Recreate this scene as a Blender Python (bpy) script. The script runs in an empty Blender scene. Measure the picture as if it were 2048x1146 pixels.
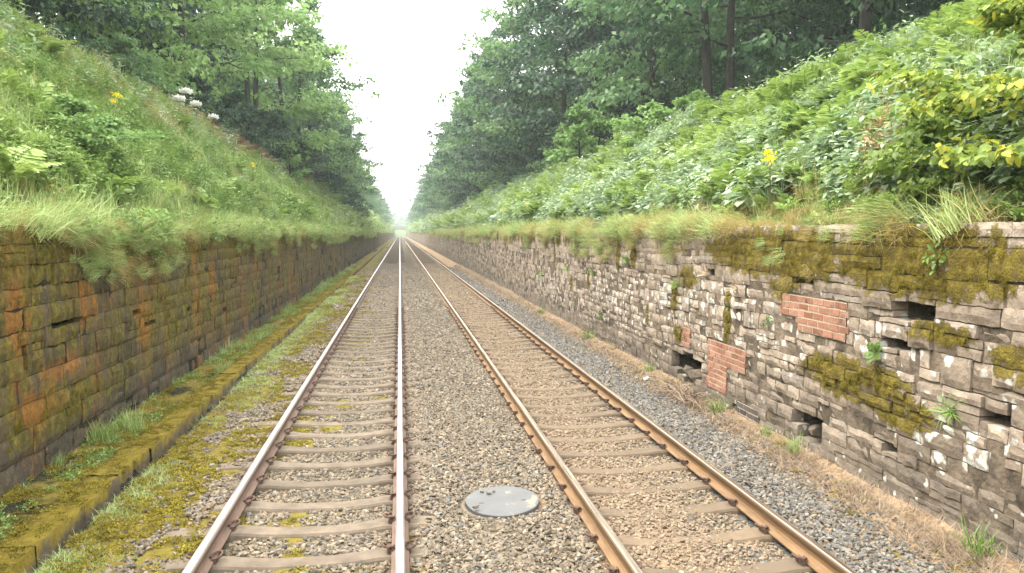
import bpy, bmesh, math, random
import numpy as np

# ------------------------------------------------------------------ camera, world, sun, exposure
SC = bpy.context.scene
COL = SC.collection
R = math.radians
EYE = 2.58
cam_d = bpy.data.cameras.new('camera')
cam = bpy.data.objects.new('camera', cam_d)
COL.objects.link(cam)
cam.location = (0.02, 0.0, EYE)
cam.rotation_euler = (R(90 - 3.83), 0, R(-7.97))
cam_d.sensor_width = 36
cam_d.lens = 28.1
cam_d.clip_start = 0.05
cam_d.clip_end = 6000
SC.camera = cam

SUN_EL, SUN_AZ = R(58), R(-65)          # azimuth measured from +Y towards +X
w = bpy.data.worlds.new('World')
SC.world = w
w.use_nodes = True
nt = w.node_tree
nt.nodes.clear()
o_ = nt.nodes.new('ShaderNodeOutputWorld')
bg = nt.nodes.new('ShaderNodeBackground')
sky = nt.nodes.new('ShaderNodeTexSky')
sky.sky_type = 'NISHITA'
sky.sun_disc = False
sky.sun_elevation = SUN_EL
sky.sun_rotation = SUN_AZ
sky.air_density = 1.0
sky.dust_density = 4.0
mx = nt.nodes.new('ShaderNodeMix')
mx.data_type = 'RGBA'
mx.inputs[0].default_value = 0.82      # overcast: a veil of white cloud over the sky
mx.inputs[7].default_value = (10.2, 10.05, 9.7, 1)
nt.links.new(sky.outputs[0], mx.inputs[6])
nt.links.new(mx.outputs[2], bg.inputs[0])
bg.inputs[1].default_value = 0.15
nt.links.new(bg.outputs[0], o_.inputs[0])

sd = bpy.data.lights.new('sun', 'SUN')
sd.energy = 1.5
sd.angle = R(25)
sd.color = (1.0, 0.955, 0.88)
so = bpy.data.objects.new('sun', sd)
COL.objects.link(so)
from mathutils import Vector
sdir = Vector((math.sin(SUN_AZ) * math.cos(SUN_EL), math.cos(SUN_AZ) * math.cos(SUN_EL), math.sin(SUN_EL)))
so.rotation_euler = sdir.to_track_quat('Z', 'Y').to_euler()
so.location = (0, 0, 60)

SC.view_settings.view_transform = 'Standard'
SC.view_settings.look = 'None'
SC.view_settings.exposure = 2.1
SC.view_settings.gamma = 1
SC.render.engine = 'CYCLES'
SC.cycles.max_bounces = 6
SC.cycles.diffuse_bounces = 3
SC.cycles.glossy_bounces = 2
SC.cycles.transmission_bounces = 3
SC.cycles.volume_bounces = 0
SC.cycles.use_denoising = True
SC.cycles.caustics_reflective = False
SC.cycles.caustics_refractive = False

rng = np.random.default_rng(7)
random.seed(7)

# ------------------------------------------------------------------ helpers
def tag(o, label=None, cat=None, group=None, kind=None):
    if label: o['label'] = label
    if cat: o['category'] = cat
    if group: o['group'] = group
    if kind: o['kind'] = kind
    return o

def empty(name, loc=(0, 0, 0), rz=0.0):
    o = bpy.data.objects.new(name, None)
    COL.objects.link(o)
    o.location = loc
    o.rotation_euler = (0, 0, rz)
    o.empty_display_size = 0.2
    return o

def hsh(ix, iy, seed):
    h = (ix.astype(np.int64) * 374761393 + iy.astype(np.int64) * 668265263 + seed * 1442695041) & 0xFFFFFFFF
    h = ((h ^ (h >> 13)) * 1274126177) & 0xFFFFFFFF
    h = h ^ (h >> 16)
    return (h & 0xFFFFFF) / float(0xFFFFFF)

def vn(x, y, seed=0):
    x = np.asarray(x, float); y = np.asarray(y, float)
    ix = np.floor(x); iy = np.floor(y)
    fx = x - ix; fy = y - iy
    fx = fx * fx * (3 - 2 * fx); fy = fy * fy * (3 - 2 * fy)
    a = hsh(ix, iy, seed); b = hsh(ix + 1, iy, seed)
    c = hsh(ix, iy + 1, seed); d = hsh(ix + 1, iy + 1, seed)
    return (a * (1 - fx) + b * fx) * (1 - fy) + (c * (1 - fx) + d * fx) * fy

def fbm(x, y, seed=0, oct=3):
    x = np.asarray(x, float); y = np.asarray(y, float)
    s = 0; a = 0.5; t = 0
    for k in range(oct):
        s = s + a * vn(x * 2 ** k, y * 2 ** k, seed + k * 17)
        t += a; a *= 0.5
    return s / t

def sstep(a, b, x):
    t = np.clip((np.asarray(x, float) - a) / (b - a), 0, 1)
    return t * t * (3 - 2 * t)

def nrm(v):
    return v / np.maximum(np.linalg.norm(v, axis=-1, keepdims=True), 1e-9)

class MB:
    """collects quads and builds ONE mesh object"""
    def __init__(self):
        self.v = []; self.q = []; self.m = []; self.a = {}; self.n = 0
    def add(self, verts, quads, mat=0, **attrs):
        verts = np.asarray(verts, np.float32).reshape(-1, 3)
        quads = np.asarray(quads, np.int64).reshape(-1, 4)
        nv = len(verts)
        for k in set(self.a) | set(attrs):
            if k not in self.a:
                self.a[k] = [np.zeros(self.n, np.float32)] if self.n else []
            val = attrs.get(k, 0.0)
            arr = np.broadcast_to(np.asarray(val, np.float32), (nv,)) if np.ndim(val) == 0 else np.asarray(val, np.float32)
            self.a[k].append(arr)
        self.v.append(verts); self.q.append(quads + self.n)
        mm = np.broadcast_to(np.asarray(mat, np.int32), (len(quads),)) if np.ndim(mat) == 0 else np.asarray(mat, np.int32)
        self.m.append(mm)
        self.n += nv
    def box(self, lo, hi, mat=0, **attrs):
        x0, y0, z0 = lo; x1, y1, z1 = hi
        v = [(x0,y0,z0),(x1,y0,z0),(x1,y1,z0),(x0,y1,z0),(x0,y0,z1),(x1,y0,z1),(x1,y1,z1),(x0,y1,z1)]
        q = [(0,3,2,1),(4,5,6,7),(0,1,5,4),(1,2,6,5),(2,3,7,6),(3,0,4,7)]
        self.add(v, q, mat, **attrs)
    def tube(self, pts, rad, sides=6, mat=0, **attrs):
        pts = np.asarray(pts, float); n = len(pts)
        rad = np.broadcast_to(np.asarray(rad, float), (n,))
        tan = nrm(np.gradient(pts, axis=0))
        ref = np.where(np.abs(tan[:, 2:3]) > 0.9, np.array([[1.0, 0, 0]]), np.array([[0, 0, 1.0]]))
        u = nrm(np.cross(ref, tan)); v = np.cross(tan, u)
        a = np.linspace(0, 2 * np.pi, sides, endpoint=False)
        ring = pts[:, None, :] + rad[:, None, None] * (np.cos(a)[None, :, None] * u[:, None, :] + np.sin(a)[None, :, None] * v[:, None, :])
        q = []
        for i in range(n - 1):
            for j in range(sides):
                k = (j + 1) % sides
                q.append((i * sides + j, i * sides + k, (i + 1) * sides + k, (i + 1) * sides + j))
        self.add(ring.reshape(-1, 3), q, mat, **attrs)
    def mesh(self, name, mats, smooth=False):
        me = bpy.data.meshes.new(name)
        v = np.concatenate(self.v); q = np.concatenate(self.q).astype(np.int32); m = np.concatenate(self.m).astype(np.int32)
        me.vertices.add(len(v)); me.vertices.foreach_set('co', v.ravel())
        me.loops.add(q.size); me.loops.foreach_set('vertex_index', q.ravel())
        me.polygons.add(len(q)); me.polygons.foreach_set('loop_start', np.arange(0, q.size, 4, dtype=np.int32))
        me.polygons.foreach_set('material_index', m)
        me.polygons.foreach_set('use_smooth', np.full(len(q), smooth, bool))
        for k, arrs in self.a.items():
            at = me.attributes.new(k, 'FLOAT', 'POINT')
            at.data.foreach_set('value', np.concatenate(arrs))
        for mt in mats: me.materials.append(mt)
        me.update(calc_edges=True)
        return me
    def build(self, name, mats, parent=None, smooth=False, link=True):
        if not isinstance(mats, (list, tuple)): mats = [mats]
        o = bpy.data.objects.new(name, self.mesh(name, mats, smooth))
        if link: COL.objects.link(o)
        if parent is not None: o.parent = parent
        return o

def grid_quads(nu, nv):
    i = np.arange(nu - 1)[:, None] * nv + np.arange(nv - 1)[None, :]
    return np.stack([i, i + nv, i + nv + 1, i + 1], -1).reshape(-1, 4)

def add_leaves(mb, P, D, N, L, W, fold=0.15, droop=0.15, mat=0, tint=0.5):
    P = np.asarray(P, float); n = len(P)
    D = nrm(np.asarray(D, float)); N = np.asarray(N, float)
    S = nrm(np.cross(D, N)); N = np.cross(S, D)
    L = np.broadcast_to(np.asarray(L, float), (n,))[:, None]; W = np.broadcast_to(np.asarray(W, float), (n,))[:, None]
    b = P; t = P + D * L - N * droop * L
    m = P + D * L * 0.5 - N * fold * W
    l = P + D * L * 0.42 - S * W * 0.5; r = P + D * L * 0.42 + S * W * 0.5
    v = np.stack([b, r, t, l, m], 1).reshape(-1, 3)
    k = np.arange(n)[:, None] * 5
    q = np.concatenate([k + np.array([[0, 1, 2, 4]]), k + np.array([[0, 4, 2, 3]])], 0)
    tt = np.repeat(np.broadcast_to(np.asarray(tint, float), (n,)), 5)
    mb.add(v, q, mat, tint=tt)

_pointed = add_leaves
def round_leaves(mb, P, D, N, L, W, fold=0.15, droop=0.15, mat=0, tint=0.5):
    P = np.asarray(P, float); n = len(P)
    D = nrm(np.asarray(D, float)); N = np.asarray(N, float)
    S = nrm(np.cross(D, N)); N = np.cross(S, D)
    L = np.broadcast_to(np.asarray(L, float), (n,))[:, None]; W = np.broadcast_to(np.asarray(W, float), (n,))[:, None]
    def at(f, w, lift): return P + D * L * f + S * W * w + N * (lift * W - droop * L * f * f)
    v = np.stack([at(0, 0, 0), at(.25, .46, fold * .8), at(.66, .40, fold * .7), at(.25, -.46, fold * .8), at(.66, -.40, fold * .7), at(.45, 0, 0), at(.8, 0, 0), at(1.0, 0, 0)], 1).reshape(-1, 3)
    k = np.arange(n)[:, None] * 8
    q = np.concatenate([k + np.array([c]) for c in ([0, 1, 2, 5], [5, 2, 7, 6], [0, 5, 4, 3], [5, 6, 7, 4])], 0)
    mb.add(v, q, mat, tint=np.repeat(np.broadcast_to(np.asarray(tint, float), (n,)), 8))

def add_blades(mb, P, az, L, W, lean, curl, mat=0, tint=0.5, seg=3):
    """grass blades: strips that rise and arch over"""
    P = np.asarray(P, float); n = len(P)
    az = np.asarray(az, float); L = np.broadcast_to(np.asarray(L, float), (n,)); W = np.broadcast_to(np.asarray(W, float), (n,))
    lean = np.broadcast_to(np.asarray(lean, float), (n,)); curl = np.broadcast_to(np.asarray(curl, float), (n,))
    h = np.stack([np.cos(az), np.sin(az), 0 * az], 1); s = np.stack([-np.sin(az), np.cos(az), 0 * az], 1)
    p = P.copy(); rows = []
    for k in range(seg + 1):
        f = k / seg
        wd = (W * (1 - f ** 1.6) * 0.5 + 0.0006)[:, None]
        rows.append(p - s * wd); rows.append(p + s * wd)
        ang = lean + curl * f
        p = p + (h * np.sin(ang)[:, None] + np.array([[0, 0, 1.0]]) * np.cos(ang)[:, None]) * (L / seg)[:, None]
    v = np.stack(rows, 1).reshape(-1, 3)
    k = np.arange(n)[:, None] * (2 * seg + 2)
    q = np.concatenate([k + np.array([[2 * i, 2 * i + 1, 2 * i + 3, 2 * i + 2]]) for i in range(seg)], 0)
    tt = np.repeat(np.broadcast_to(np.asarray(tint, float), (n,)), 2 * seg + 2)
    mb.add(v, q, mat, tint=tt)

# ------------------------------------------------------------------ materials
class NT:
    def __init__(self, name):
        self.mat = bpy.data.materials.new(name); self.mat.use_nodes = True
        self.t = self.mat.node_tree; self.t.nodes.clear()
        self.out = self.t.nodes.new('ShaderNodeOutputMaterial')
        self.bsdf = self.t.nodes.new('ShaderNodeBsdfPrincipled')
        self.link(self.bsdf.outputs[0], self.out.inputs[0])
    def n(self, t, **kw):
        nd = self.t.nodes.new(t)
        for k, v in kw.items(): setattr(nd, k, v)
        return nd
    def link(self, a, b): self.t.links.new(a, b)
    def put(self, s, v):
        if hasattr(v, 'is_output'): self.link(v, s)
        else: s.default_value = v
    def pos(self, scale=(1, 1, 1)):
        c = self.n('ShaderNodeTexCoord')
        mp = self.n('ShaderNodeMapping'); mp.inputs['Scale'].default_value = scale
        self.link(c.outputs['Object'], mp.inputs[0])
        return mp.outputs[0]
    def noise(self, vec, scale, detail=4, rough=0.6, dist=0.0):
        n = self.n('ShaderNodeTexNoise')
        self.link(vec, n.inputs['Vector']); n.inputs['Scale'].default_value = scale
        n.inputs['Detail'].default_value = detail; n.inputs['Roughness'].default_value = rough
        n.inputs['Distortion'].default_value = dist
        return n.outputs[0]
    def voro(self, vec, scale, feature='F1', out=0):
        n = self.n('ShaderNodeTexVoronoi'); n.feature = feature
        self.link(vec, n.inputs['Vector']); n.inputs['Scale'].default_value = scale
        return n.outputs[out]
    def attr(self, name, typ='GEOMETRY', out=2):
        n = self.n('ShaderNodeAttribute'); n.attribute_name = name; n.attribute_type = typ
        return n.outputs[out]
    def math(self, op, a, b=0.0, c=None):
        n = self.n('ShaderNodeMath'); n.operation = op
        self.put(n.inputs[0], a); self.put(n.inputs[1], b)
        if c is not None: self.put(n.inputs[2], c)
        return n.outputs[0]
    def maprange(self, v, a, b, c=0.0, d=1.0):
        n = self.n('ShaderNodeMapRange'); n.interpolation_type = 'SMOOTHSTEP'
        self.put(n.inputs[0], v)
        for i, x in zip((1, 2, 3, 4), (a, b, c, d)): n.inputs[i].default_value = x
        return n.outputs[0]
    def ramp(self, v, stops):
        n = self.n('ShaderNodeValToRGB'); e = n.color_ramp.elements
        while len(e) < len(stops): e.new(0.5)
        for el, (p, c) in zip(e, stops): el.position = p; el.color = (*c, 1)
        self.put(n.inputs[0], v)
        return n.outputs[0]
    def mix(self, f, a, b, blend='MIX'):
        n = self.n('ShaderNodeMix'); n.data_type = 'RGBA'; n.blend_type = blend
        self.put(n.inputs[0], f)
        self.put(n.inputs[6], (*a, 1) if isinstance(a, tuple) else a)
        self.put(n.inputs[7], (*b, 1) if isinstance(b, tuple) else b)
        return n.outputs[2]
    def sep(self, v):
        n = self.n('ShaderNodeSeparateXYZ'); self.link(v, n.inputs[0]); return n.outputs
    def bump(self, h, strength=0.5, dist=0.02):
        n = self.n('ShaderNodeBump'); n.inputs['Strength'].default_value = strength; n.inputs['Distance'].default_value = dist
        self.link(h, n.inputs['Height']); self.link(n.outputs[0], self.bsdf.inputs['Normal'])
    def fin(self, col, rough=0.85, spec=0.3, metal=0.0):
        self.put(self.bsdf.inputs['Base Color'], (*col, 1) if isinstance(col, tuple) else col)
        self.put(self.bsdf.inputs['Roughness'], rough)
        self.put(self.bsdf.inputs['Specular IOR Level'], spec)
        self.put(self.bsdf.inputs['Metallic'], metal)
        return self.mat

def leaf_mat(name, dark, mid, light, trans=0.3, inst=False, spec=0.35, rough=0.5):
    k = NT(name)
    t = k.attr('tint')
    if inst: rnd = k.attr('itint', 'INSTANCER')
    else:
        oi = k.n('ShaderNodeObjectInfo'); rnd = oi.outputs['Random']
    f = k.math('ADD', k.math('MULTIPLY', t, 0.6), k.math('MULTIPLY', rnd, 0.4))
    col = k.ramp(f, [(0.1, dark), (0.5, mid), (0.92, light)])
    k.fin(col, rough, spec)
    tr = k.n('ShaderNodeBsdfTranslucent'); k.link(col, tr.inputs[0])
    ms = k.n('ShaderNodeMixShader'); ms.inputs[0].default_value = trans
    k.link(k.bsdf.outputs[0], ms.inputs[1]); k.link(tr.outputs[0], ms.inputs[2])
    k.link(ms.outputs[0], k.out.inputs[0])
    return k.mat

def flat_mat(name, a, b, scale=8, rough=0.85, spec=0.3, bump=0.3, bd=0.01):
    k = NT(name); p = k.pos()
    f = k.noise(p, scale, 5, 0.65)
    k.fin(k.ramp(f, [(0.3, a), (0.7, b)]), rough, spec)
    if bump: k.bump(k.noise(p, scale * 5, 4), bump, bd)
    return k.mat

M = {}
M['bark'] = flat_mat('bark', (0.018, 0.016, 0.013), (0.05, 0.045, 0.036), 6, 0.9, 0.2, 0.6, 0.03)
M['stem'] = flat_mat('stem', (0.05, 0.06, 0.02), (0.11, 0.10, 0.04), 9)
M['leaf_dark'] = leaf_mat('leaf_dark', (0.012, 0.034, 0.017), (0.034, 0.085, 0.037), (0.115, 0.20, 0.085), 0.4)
M['leaf_mid'] = leaf_mat('leaf_mid', (0.05, 0.115, 0.038), (0.125, 0.23, 0.08), (0.235, 0.36, 0.14), 0.46)
M['leaf_light'] = leaf_mat('leaf_light', (0.10, 0.20, 0.05), (0.22, 0.355, 0.105), (0.36, 0.49, 0.18), 0.48)
M['leaf_fresh'] = leaf_mat('leaf_fresh', (0.22, 0.32, 0.06), (0.38, 0.49, 0.12), (0.50, 0.58, 0.2), 0.5)
M['leaf_yellow'] = leaf_mat('leaf_yellow', (0.10, 0.17, 0.03), (0.21, 0.29, 0.05), (0.52, 0.47, 0.04), 0.45)
M['leaf_red'] = leaf_mat('leaf_red', (0.13, 0.13, 0.04), (0.30, 0.20, 0.08), (0.45, 0.26, 0.13), 0.3)
M['s_grass'] = leaf_mat('grass_blade', (0.13, 0.20, 0.05), (0.275, 0.375, 0.105), (0.46, 0.525, 0.24), 0.4, True)
M['s_dry'] = leaf_mat('dry_grass_blade', (0.22, 0.17, 0.05), (0.38, 0.30, 0.10), (0.50, 0.43, 0.19), 0.35, True)
M['s_straw'] = leaf_mat('straw_blade', (0.17, 0.12, 0.075), (0.31, 0.23, 0.15), (0.44, 0.35, 0.25), 0.2, True)
M['s_brown'] = leaf_mat('dead_leaf', (0.10, 0.065, 0.04), (0.22, 0.14, 0.085), (0.33, 0.24, 0.15), 0.2, True)
M['s_herb'] = leaf_mat('herb_leaf', (0.065, 0.13, 0.025), (0.165, 0.27, 0.06), (0.33, 0.43, 0.125), 0.38, True)
M['s_broad'] = leaf_mat('broad_leaf', (0.12, 0.19, 0.10), (0.27, 0.365, 0.20), (0.44, 0.53, 0.34), 0.33, True, 0.45, 0.45)
M['s_fern'] = leaf_mat('fern_leaf', (0.11, 0.18, 0.03), (0.22, 0.32, 0.07), (0.37, 0.46, 0.14), 0.38, True)
M['s_moss'] = leaf_mat('moss_leaf', (0.085, 0.07, 0.012), (0.175, 0.143, 0.018), (0.33, 0.28, 0.042), 0.2, True, 0.1, 0.9)
M['o_grass'] = leaf_mat('grass_blade_plain', (0.09, 0.17, 0.03), (0.18, 0.30, 0.06), (0.28, 0.42, 0.10), 0.35)
M['o_herb'] = leaf_mat('herb_leaf_plain', (0.06, 0.12, 0.02), (0.14, 0.23, 0.045), (0.26, 0.37, 0.08), 0.35)
M['o_dry'] = leaf_mat('dry_stalk', (0.22, 0.16, 0.09), (0.38, 0.29, 0.18), (0.55, 0.45, 0.32), 0.15)
M['petal_white'] = leaf_mat('petal_white', (0.70, 0.70, 0.64), (0.76, 0.76, 0.70), (0.8, 0.8, 0.75), 0.5)
M['petal_yellow'] = leaf_mat('petal_yellow', (0.60, 0.50, 0.02), (0.70, 0.60, 0.03), (0.75, 0.66, 0.04), 0.5)
M['white_rock'] = flat_mat('white_rock', (0.45, 0.45, 0.42), (0.6, 0.6, 0.56), 30)

# ------------------------------------------------------------------ terrain shapes
WALL_R, WALL_L = 4.67, -3.77            # foot of the stone faces
TOP = 2.67
def gz(x, y):
    """height of the track bed"""
    x = np.asarray(x, float); y = np.asarray(y, float)
    z = np.interp(x, [-3.9, -3.35, -2.93, -2.90, -2.78, -2.72, -2.1, -1.95, -1.7, -1.6, 0.08, 0.2, 0.55, 0.85, 1.25, 1.5, 1.62, 3.24, 3.34, 3.75, 4.05, 4.3, 4.75],
                  [0.06, 0.02, 0.0, -0.13, -0.13, -0.02, -0.005, 0.005, 0.0, -0.05, -0.05, -0.008, 0.004, 0.012, 0.008, 0.004, -0.042, -0.042, 0.002, -0.01, -0.05, -0.02, 0.09])
    return z + (fbm(x * 1.3, y * 1.1, 3) - 0.5) * 0.05

def moss_ground(x, y):
    x = np.asarray(x, float); y = np.asarray(y, float)
    n = fbm(x * 2.2, y * 1.2, 21, 4)
    band = np.interp(x, [-3.8, -3.25, -3.15, -2.76, -2.72, -2.3, -1.9, -1.4, -1.1, 0.2, 0.5], [0.55, 0.75, 0.0, 0.0, 1.0, 0.70, 0.58, 0.46, 0.26, 0.2, 0.0])
    return np.clip(band * 1.25 + (n - 0.5) * 1.9, 0, 1)

def slope_left(x, y):
    d = np.clip(-4.25 - np.asarray(x, float), 0, None)
    y = np.asarray(y, float)
    h = np.where(d < 5.1, d * 1.02, 5.2 + (d - 5.1) * 0.16)
    cut = sstep(4.2, 5.6, d)
    return TOP - 0.05 + h - 0.35 * cut * (1 - sstep(5.6, 9, d)) + (fbm(x * 0.5, y * 0.35, 5) - 0.5) * 0.5 * sstep(0, 1.2, d)

def slope_right(x, y):
    d = np.clip(np.asarray(x, float) - 5.15, 0, None)
    y = np.asarray(y, float)
    h = np.where(d < 5.0, d * 0.72, 3.6 + (d - 5.0) * 0.14)
    return TOP - 0.05 + h + (fbm(x * 0.5, y * 0.35, 9) - 0.5) * 0.5 * sstep(0, 1.2, d)

# floor sheet
def build_ground():
    ys = np.concatenate([np.arange(-40, 3, 1.0), np.arange(3, 40, 0.1), np.arange(40, 110, 0.5), np.arange(110, 1500, 10.0)])
    xs = np.concatenate([[-260, -60, -12, -5], np.arange(-4.2, -3.0, 0.08), np.arange(-3.0, -2.6, 0.02), np.arange(-2.56, 5.21, 0.08), [6, 12, 60, 260]])
    X, Y = np.meshgrid(xs, ys, indexing='ij')
    Z = gz(X, Y)
    inside = (X > -4.3) & (X < 5.3)
    Z = np.where(inside, Z, -0.2)
    ms = np.where(inside, moss_ground(X, Y), 0)
    mb = MB()
    mb.add(np.stack([X, Y, Z], -1).reshape(-1, 3), grid_quads(len(xs), len(ys)), 0, moss=ms.ravel())
    k = NT('track_bed'); p = k.pos(); sx = k.sep(p)
    wob = k.math('MULTIPLY', k.math('SUBTRACT', k.noise(p, 1.5, 4), 0.5), k.maprange(sx[0], -2.6, -2.2, 0.02, 0.6))
    x = k.math('ADD', sx[0], wob)
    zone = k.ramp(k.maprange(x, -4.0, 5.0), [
        (0.0, (0.0225, 0.0225, 0.01125)), (0.115, (0.015, 0.0135, 0.009)), (0.14, (0.015, 0.0135, 0.009)), (0.15, (0.0675, 0.06, 0.03)), (0.30, (0.0825, 0.07125, 0.0525)), (0.5, (0.09, 0.075, 0.05625)),  # dark stops in the kerb channel put its shadow line into the soil colour
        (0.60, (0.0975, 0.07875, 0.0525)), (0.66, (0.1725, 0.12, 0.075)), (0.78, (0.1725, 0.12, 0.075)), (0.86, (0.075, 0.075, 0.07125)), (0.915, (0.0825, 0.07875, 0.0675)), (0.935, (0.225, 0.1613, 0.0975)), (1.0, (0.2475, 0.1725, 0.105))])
    peb = k.voro(p, 19, 'F1', 1)
    sp = k.n('ShaderNodeSeparateColor'); k.link(peb, sp.inputs[0])
    col = k.mix(0.75, zone, k.ramp(sp.outputs[0], [(0.0, (0.55, 0.55, 0.55)), (0.5, (1, 1, 1)), (1.0, (1.7, 1.6, 1.5))]), 'MULTIPLY')
    mcol = k.ramp(k.noise(p, 7, 5), [(0.3, (0.085, 0.064, 0.012)), (0.55, (0.145, 0.112, 0.02)), (0.75, (0.15, 0.15, 0.032))])
    mm = k.maprange(k.math('ADD', k.attr('moss'), k.math('MULTIPLY', k.math('SUBTRACT', k.noise(p, 16, 5, 0.7), 0.5), 0.7)), 0.42, 0.62)
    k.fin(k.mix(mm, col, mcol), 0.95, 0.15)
    k.bump(k.math('ADD', k.voro(p, 19), k.math('MULTIPLY', k.noise(p, 30, 4), 0.6)), 0.9, 0.03)
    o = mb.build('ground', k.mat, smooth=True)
    tag(o, 'trackbed of brown ballast with yellow green moss along the left edge', 'ground', kind='structure')

# embankments
def build_slope(name, fn, xs, label):
    ys = np.concatenate([np.arange(-40, 60, 0.5), np.arange(60, 200, 2.0), np.arange(200, 1500, 10.0)])
    X, Y = np.meshgrid(xs, ys, indexing='ij')
    mb = MB()
    q = grid_quads(len(xs), len(ys))
    if xs[0] > xs[-1]: q = q[:, ::-1]
    mb.add(np.stack([X, Y, fn(X, Y)], -1).reshape(-1, 3), q, 0)
    k = NT(name + '_soil'); p = k.pos()
    c = k.ramp(k.noise(p, 1.2, 6, 0.7), [(0.3, (0.05, 0.06, 0.02)), (0.5, (0.10, 0.14, 0.035)), (0.7, (0.16, 0.21, 0.05))])
    k.fin(c, 0.95, 0.1); k.bump(k.noise(p, 12, 5, 0.7), 1.0, 0.15)
    o = mb.build(name, k.mat, smooth=True)
    tag(o, label, 'bank', kind='structure')

build_ground()
build_slope('embankment', slope_left, np.concatenate([-np.arange(4.1, 10.6, 0.25), [-12, -14, -18, -30, -60, -140, -260]]), 'steep green cutting bank above the mossy wall on the left')
build_slope('embankment', slope_right, np.concatenate([np.arange(5.0, 11.6, 0.25), [13, 15, 20, 30, 60, 140, 260]]), 'leafy cutting bank above the pale stone wall on the right')

# ------------------------------------------------------------------ retaining walls
def stone_grid(mb, face, s0, s1, t0, t1, cell, rough, tint, mossf, lichf, back=0.16, inset=0.008, proud=0.0, mat=0):
    ns = max(1, int(round((s1 - s0) / cell))); nt_ = max(1, int(round((t1 - t0) / cell)))
    u = np.linspace(0, 1, ns + 1); v = np.linspace(0, 1, nt_ + 1)
    u = np.concatenate([[0], u, [1]]); v = np.concatenate([[0], v, [1]])
    U, V = np.meshgrid(u, v, indexing='ij')
    g = min(inset, 0.2 * (t1 - t0))
    S = s0 + g + U * (s1 - s0 - 2 * g); T = t0 + g + V * (t1 - t0 - 2 * g)
    ring = np.zeros_like(U, bool); ring[0, :] = ring[-1, :] = ring[:, 0] = ring[:, -1] = True
    edge = np.zeros_like(U, bool); edge[1, :] = edge[-2, :] = edge[:, 1] = edge[:, -2] = True
    edge &= ~ring
    jit = rough * 0.8
    S = S + (fbm(S * 9, T * 9, 31) - 0.5) * jit * 1.2; T = T + (fbm(S * 9 + 40, T * 9, 37) - 0.5) * jit * 1.2
    dep = proud + (fbm(S * 6, T * 7, 41, 3) - 0.5) * rough - np.where(edge, rough * 0.28 + 0.004, 0)
    dep = np.where(ring, -back, dep)
    mo = mossf(S, T); li = lichf(S, T)
    dep = dep + np.where(ring, 0, 0.02 * np.clip(mo, 0, 1))
    mb.add(face(S, T, dep).reshape(-1, 3), grid_quads(ns + 3, nt_ + 3), mat, tint=tint, moss=mo.ravel(), lich=li.ravel())

def ell(S, T, blobs):
    out = np.zeros_like(S)
    for (cs, ct, rs, rt, k) in blobs:
        d = np.sqrt(((S - cs) / rs) ** 2 + ((T - ct) / rt) ** 2)
        out = np.maximum(out, k * (1 - sstep(0.5, 1.35, d)))
    return out

def in_blob(s0, s1, t0, t1, holes):
    cs, ct = (s0 + s1) / 2, (t0 + t1) / 2
    for (hs, ht, rs, rt) in holes:
        if ((cs - hs) / (rs + 0.25 * (s1 - s0))) ** 2 + ((ct - ht) / (rt + 0.25 * (t1 - t0))) ** 2 < 1: return True
    return False

def in_rects(s0, s1, t0, t1, rects):
    for (a, b, c, d) in rects:
        if s1 > a and s0 < b and t1 > c and t0 < d: return True
    return False

def clip_rects(s0, s1, t0, t1, rects):
    """pieces of a stone left after cutting brick rectangles out of it"""
    out = [(s0, s1, t0, t1)]
    for (a, b, c, d) in rects:
        new = []
        for (p, q, m, n) in out:
            if q <= a or p >= b or n <= c or m >= d: new.append((p, q, m, n)); continue
            if p < a: new.append((p, a, m, n))
            if q > b: new.append((b, q, m, n))
            pp, qq = max(p, a), min(q, b)
            if m < c: new.append((pp, qq, m, c))
            if n > d: new.append((pp, qq, d, n))
        out = new
    return [r for r in out if r[1] - r[0] > 0.03 and r[3] - r[2] > 0.025]

def courses(rs, y0, y1, heights, lens, wav, split):
    t = -0.08
    for ci, h in enumerate(heights):
        s = y0 + rs.uniform(0, 0.4)
        while s < y1:
            ln = rs.uniform(*lens[ci])
            if s > 40: ln *= 1.3
            w0 = wav * (vn(np.array([s * 0.35]), np.array([ci * 0.37]), 77)[0] - 0.5)
            w1 = wav * (vn(np.array([s * 0.35]), np.array([ci * 0.37 + 0.37]), 77)[0] - 0.5)
            if ci == 0: w0 = 0
            if ci == len(heights) - 1: w1 = 0
            a, b = t + w0, t + h + w1
            r = rs.random()
            if r < split and h > 0.13:
                m = a + (b - a) * rs.uniform(0.35, 0.65)
                yield s, s + ln, a, m
                if rs.random() < 0.5: yield s, s + ln * 0.5, m, b; yield s + ln * 0.5, s + ln, m, b
                else: yield s, s + ln, m, b
            else: yield s, s + ln, a, b
            s += ln
        t += h

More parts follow.
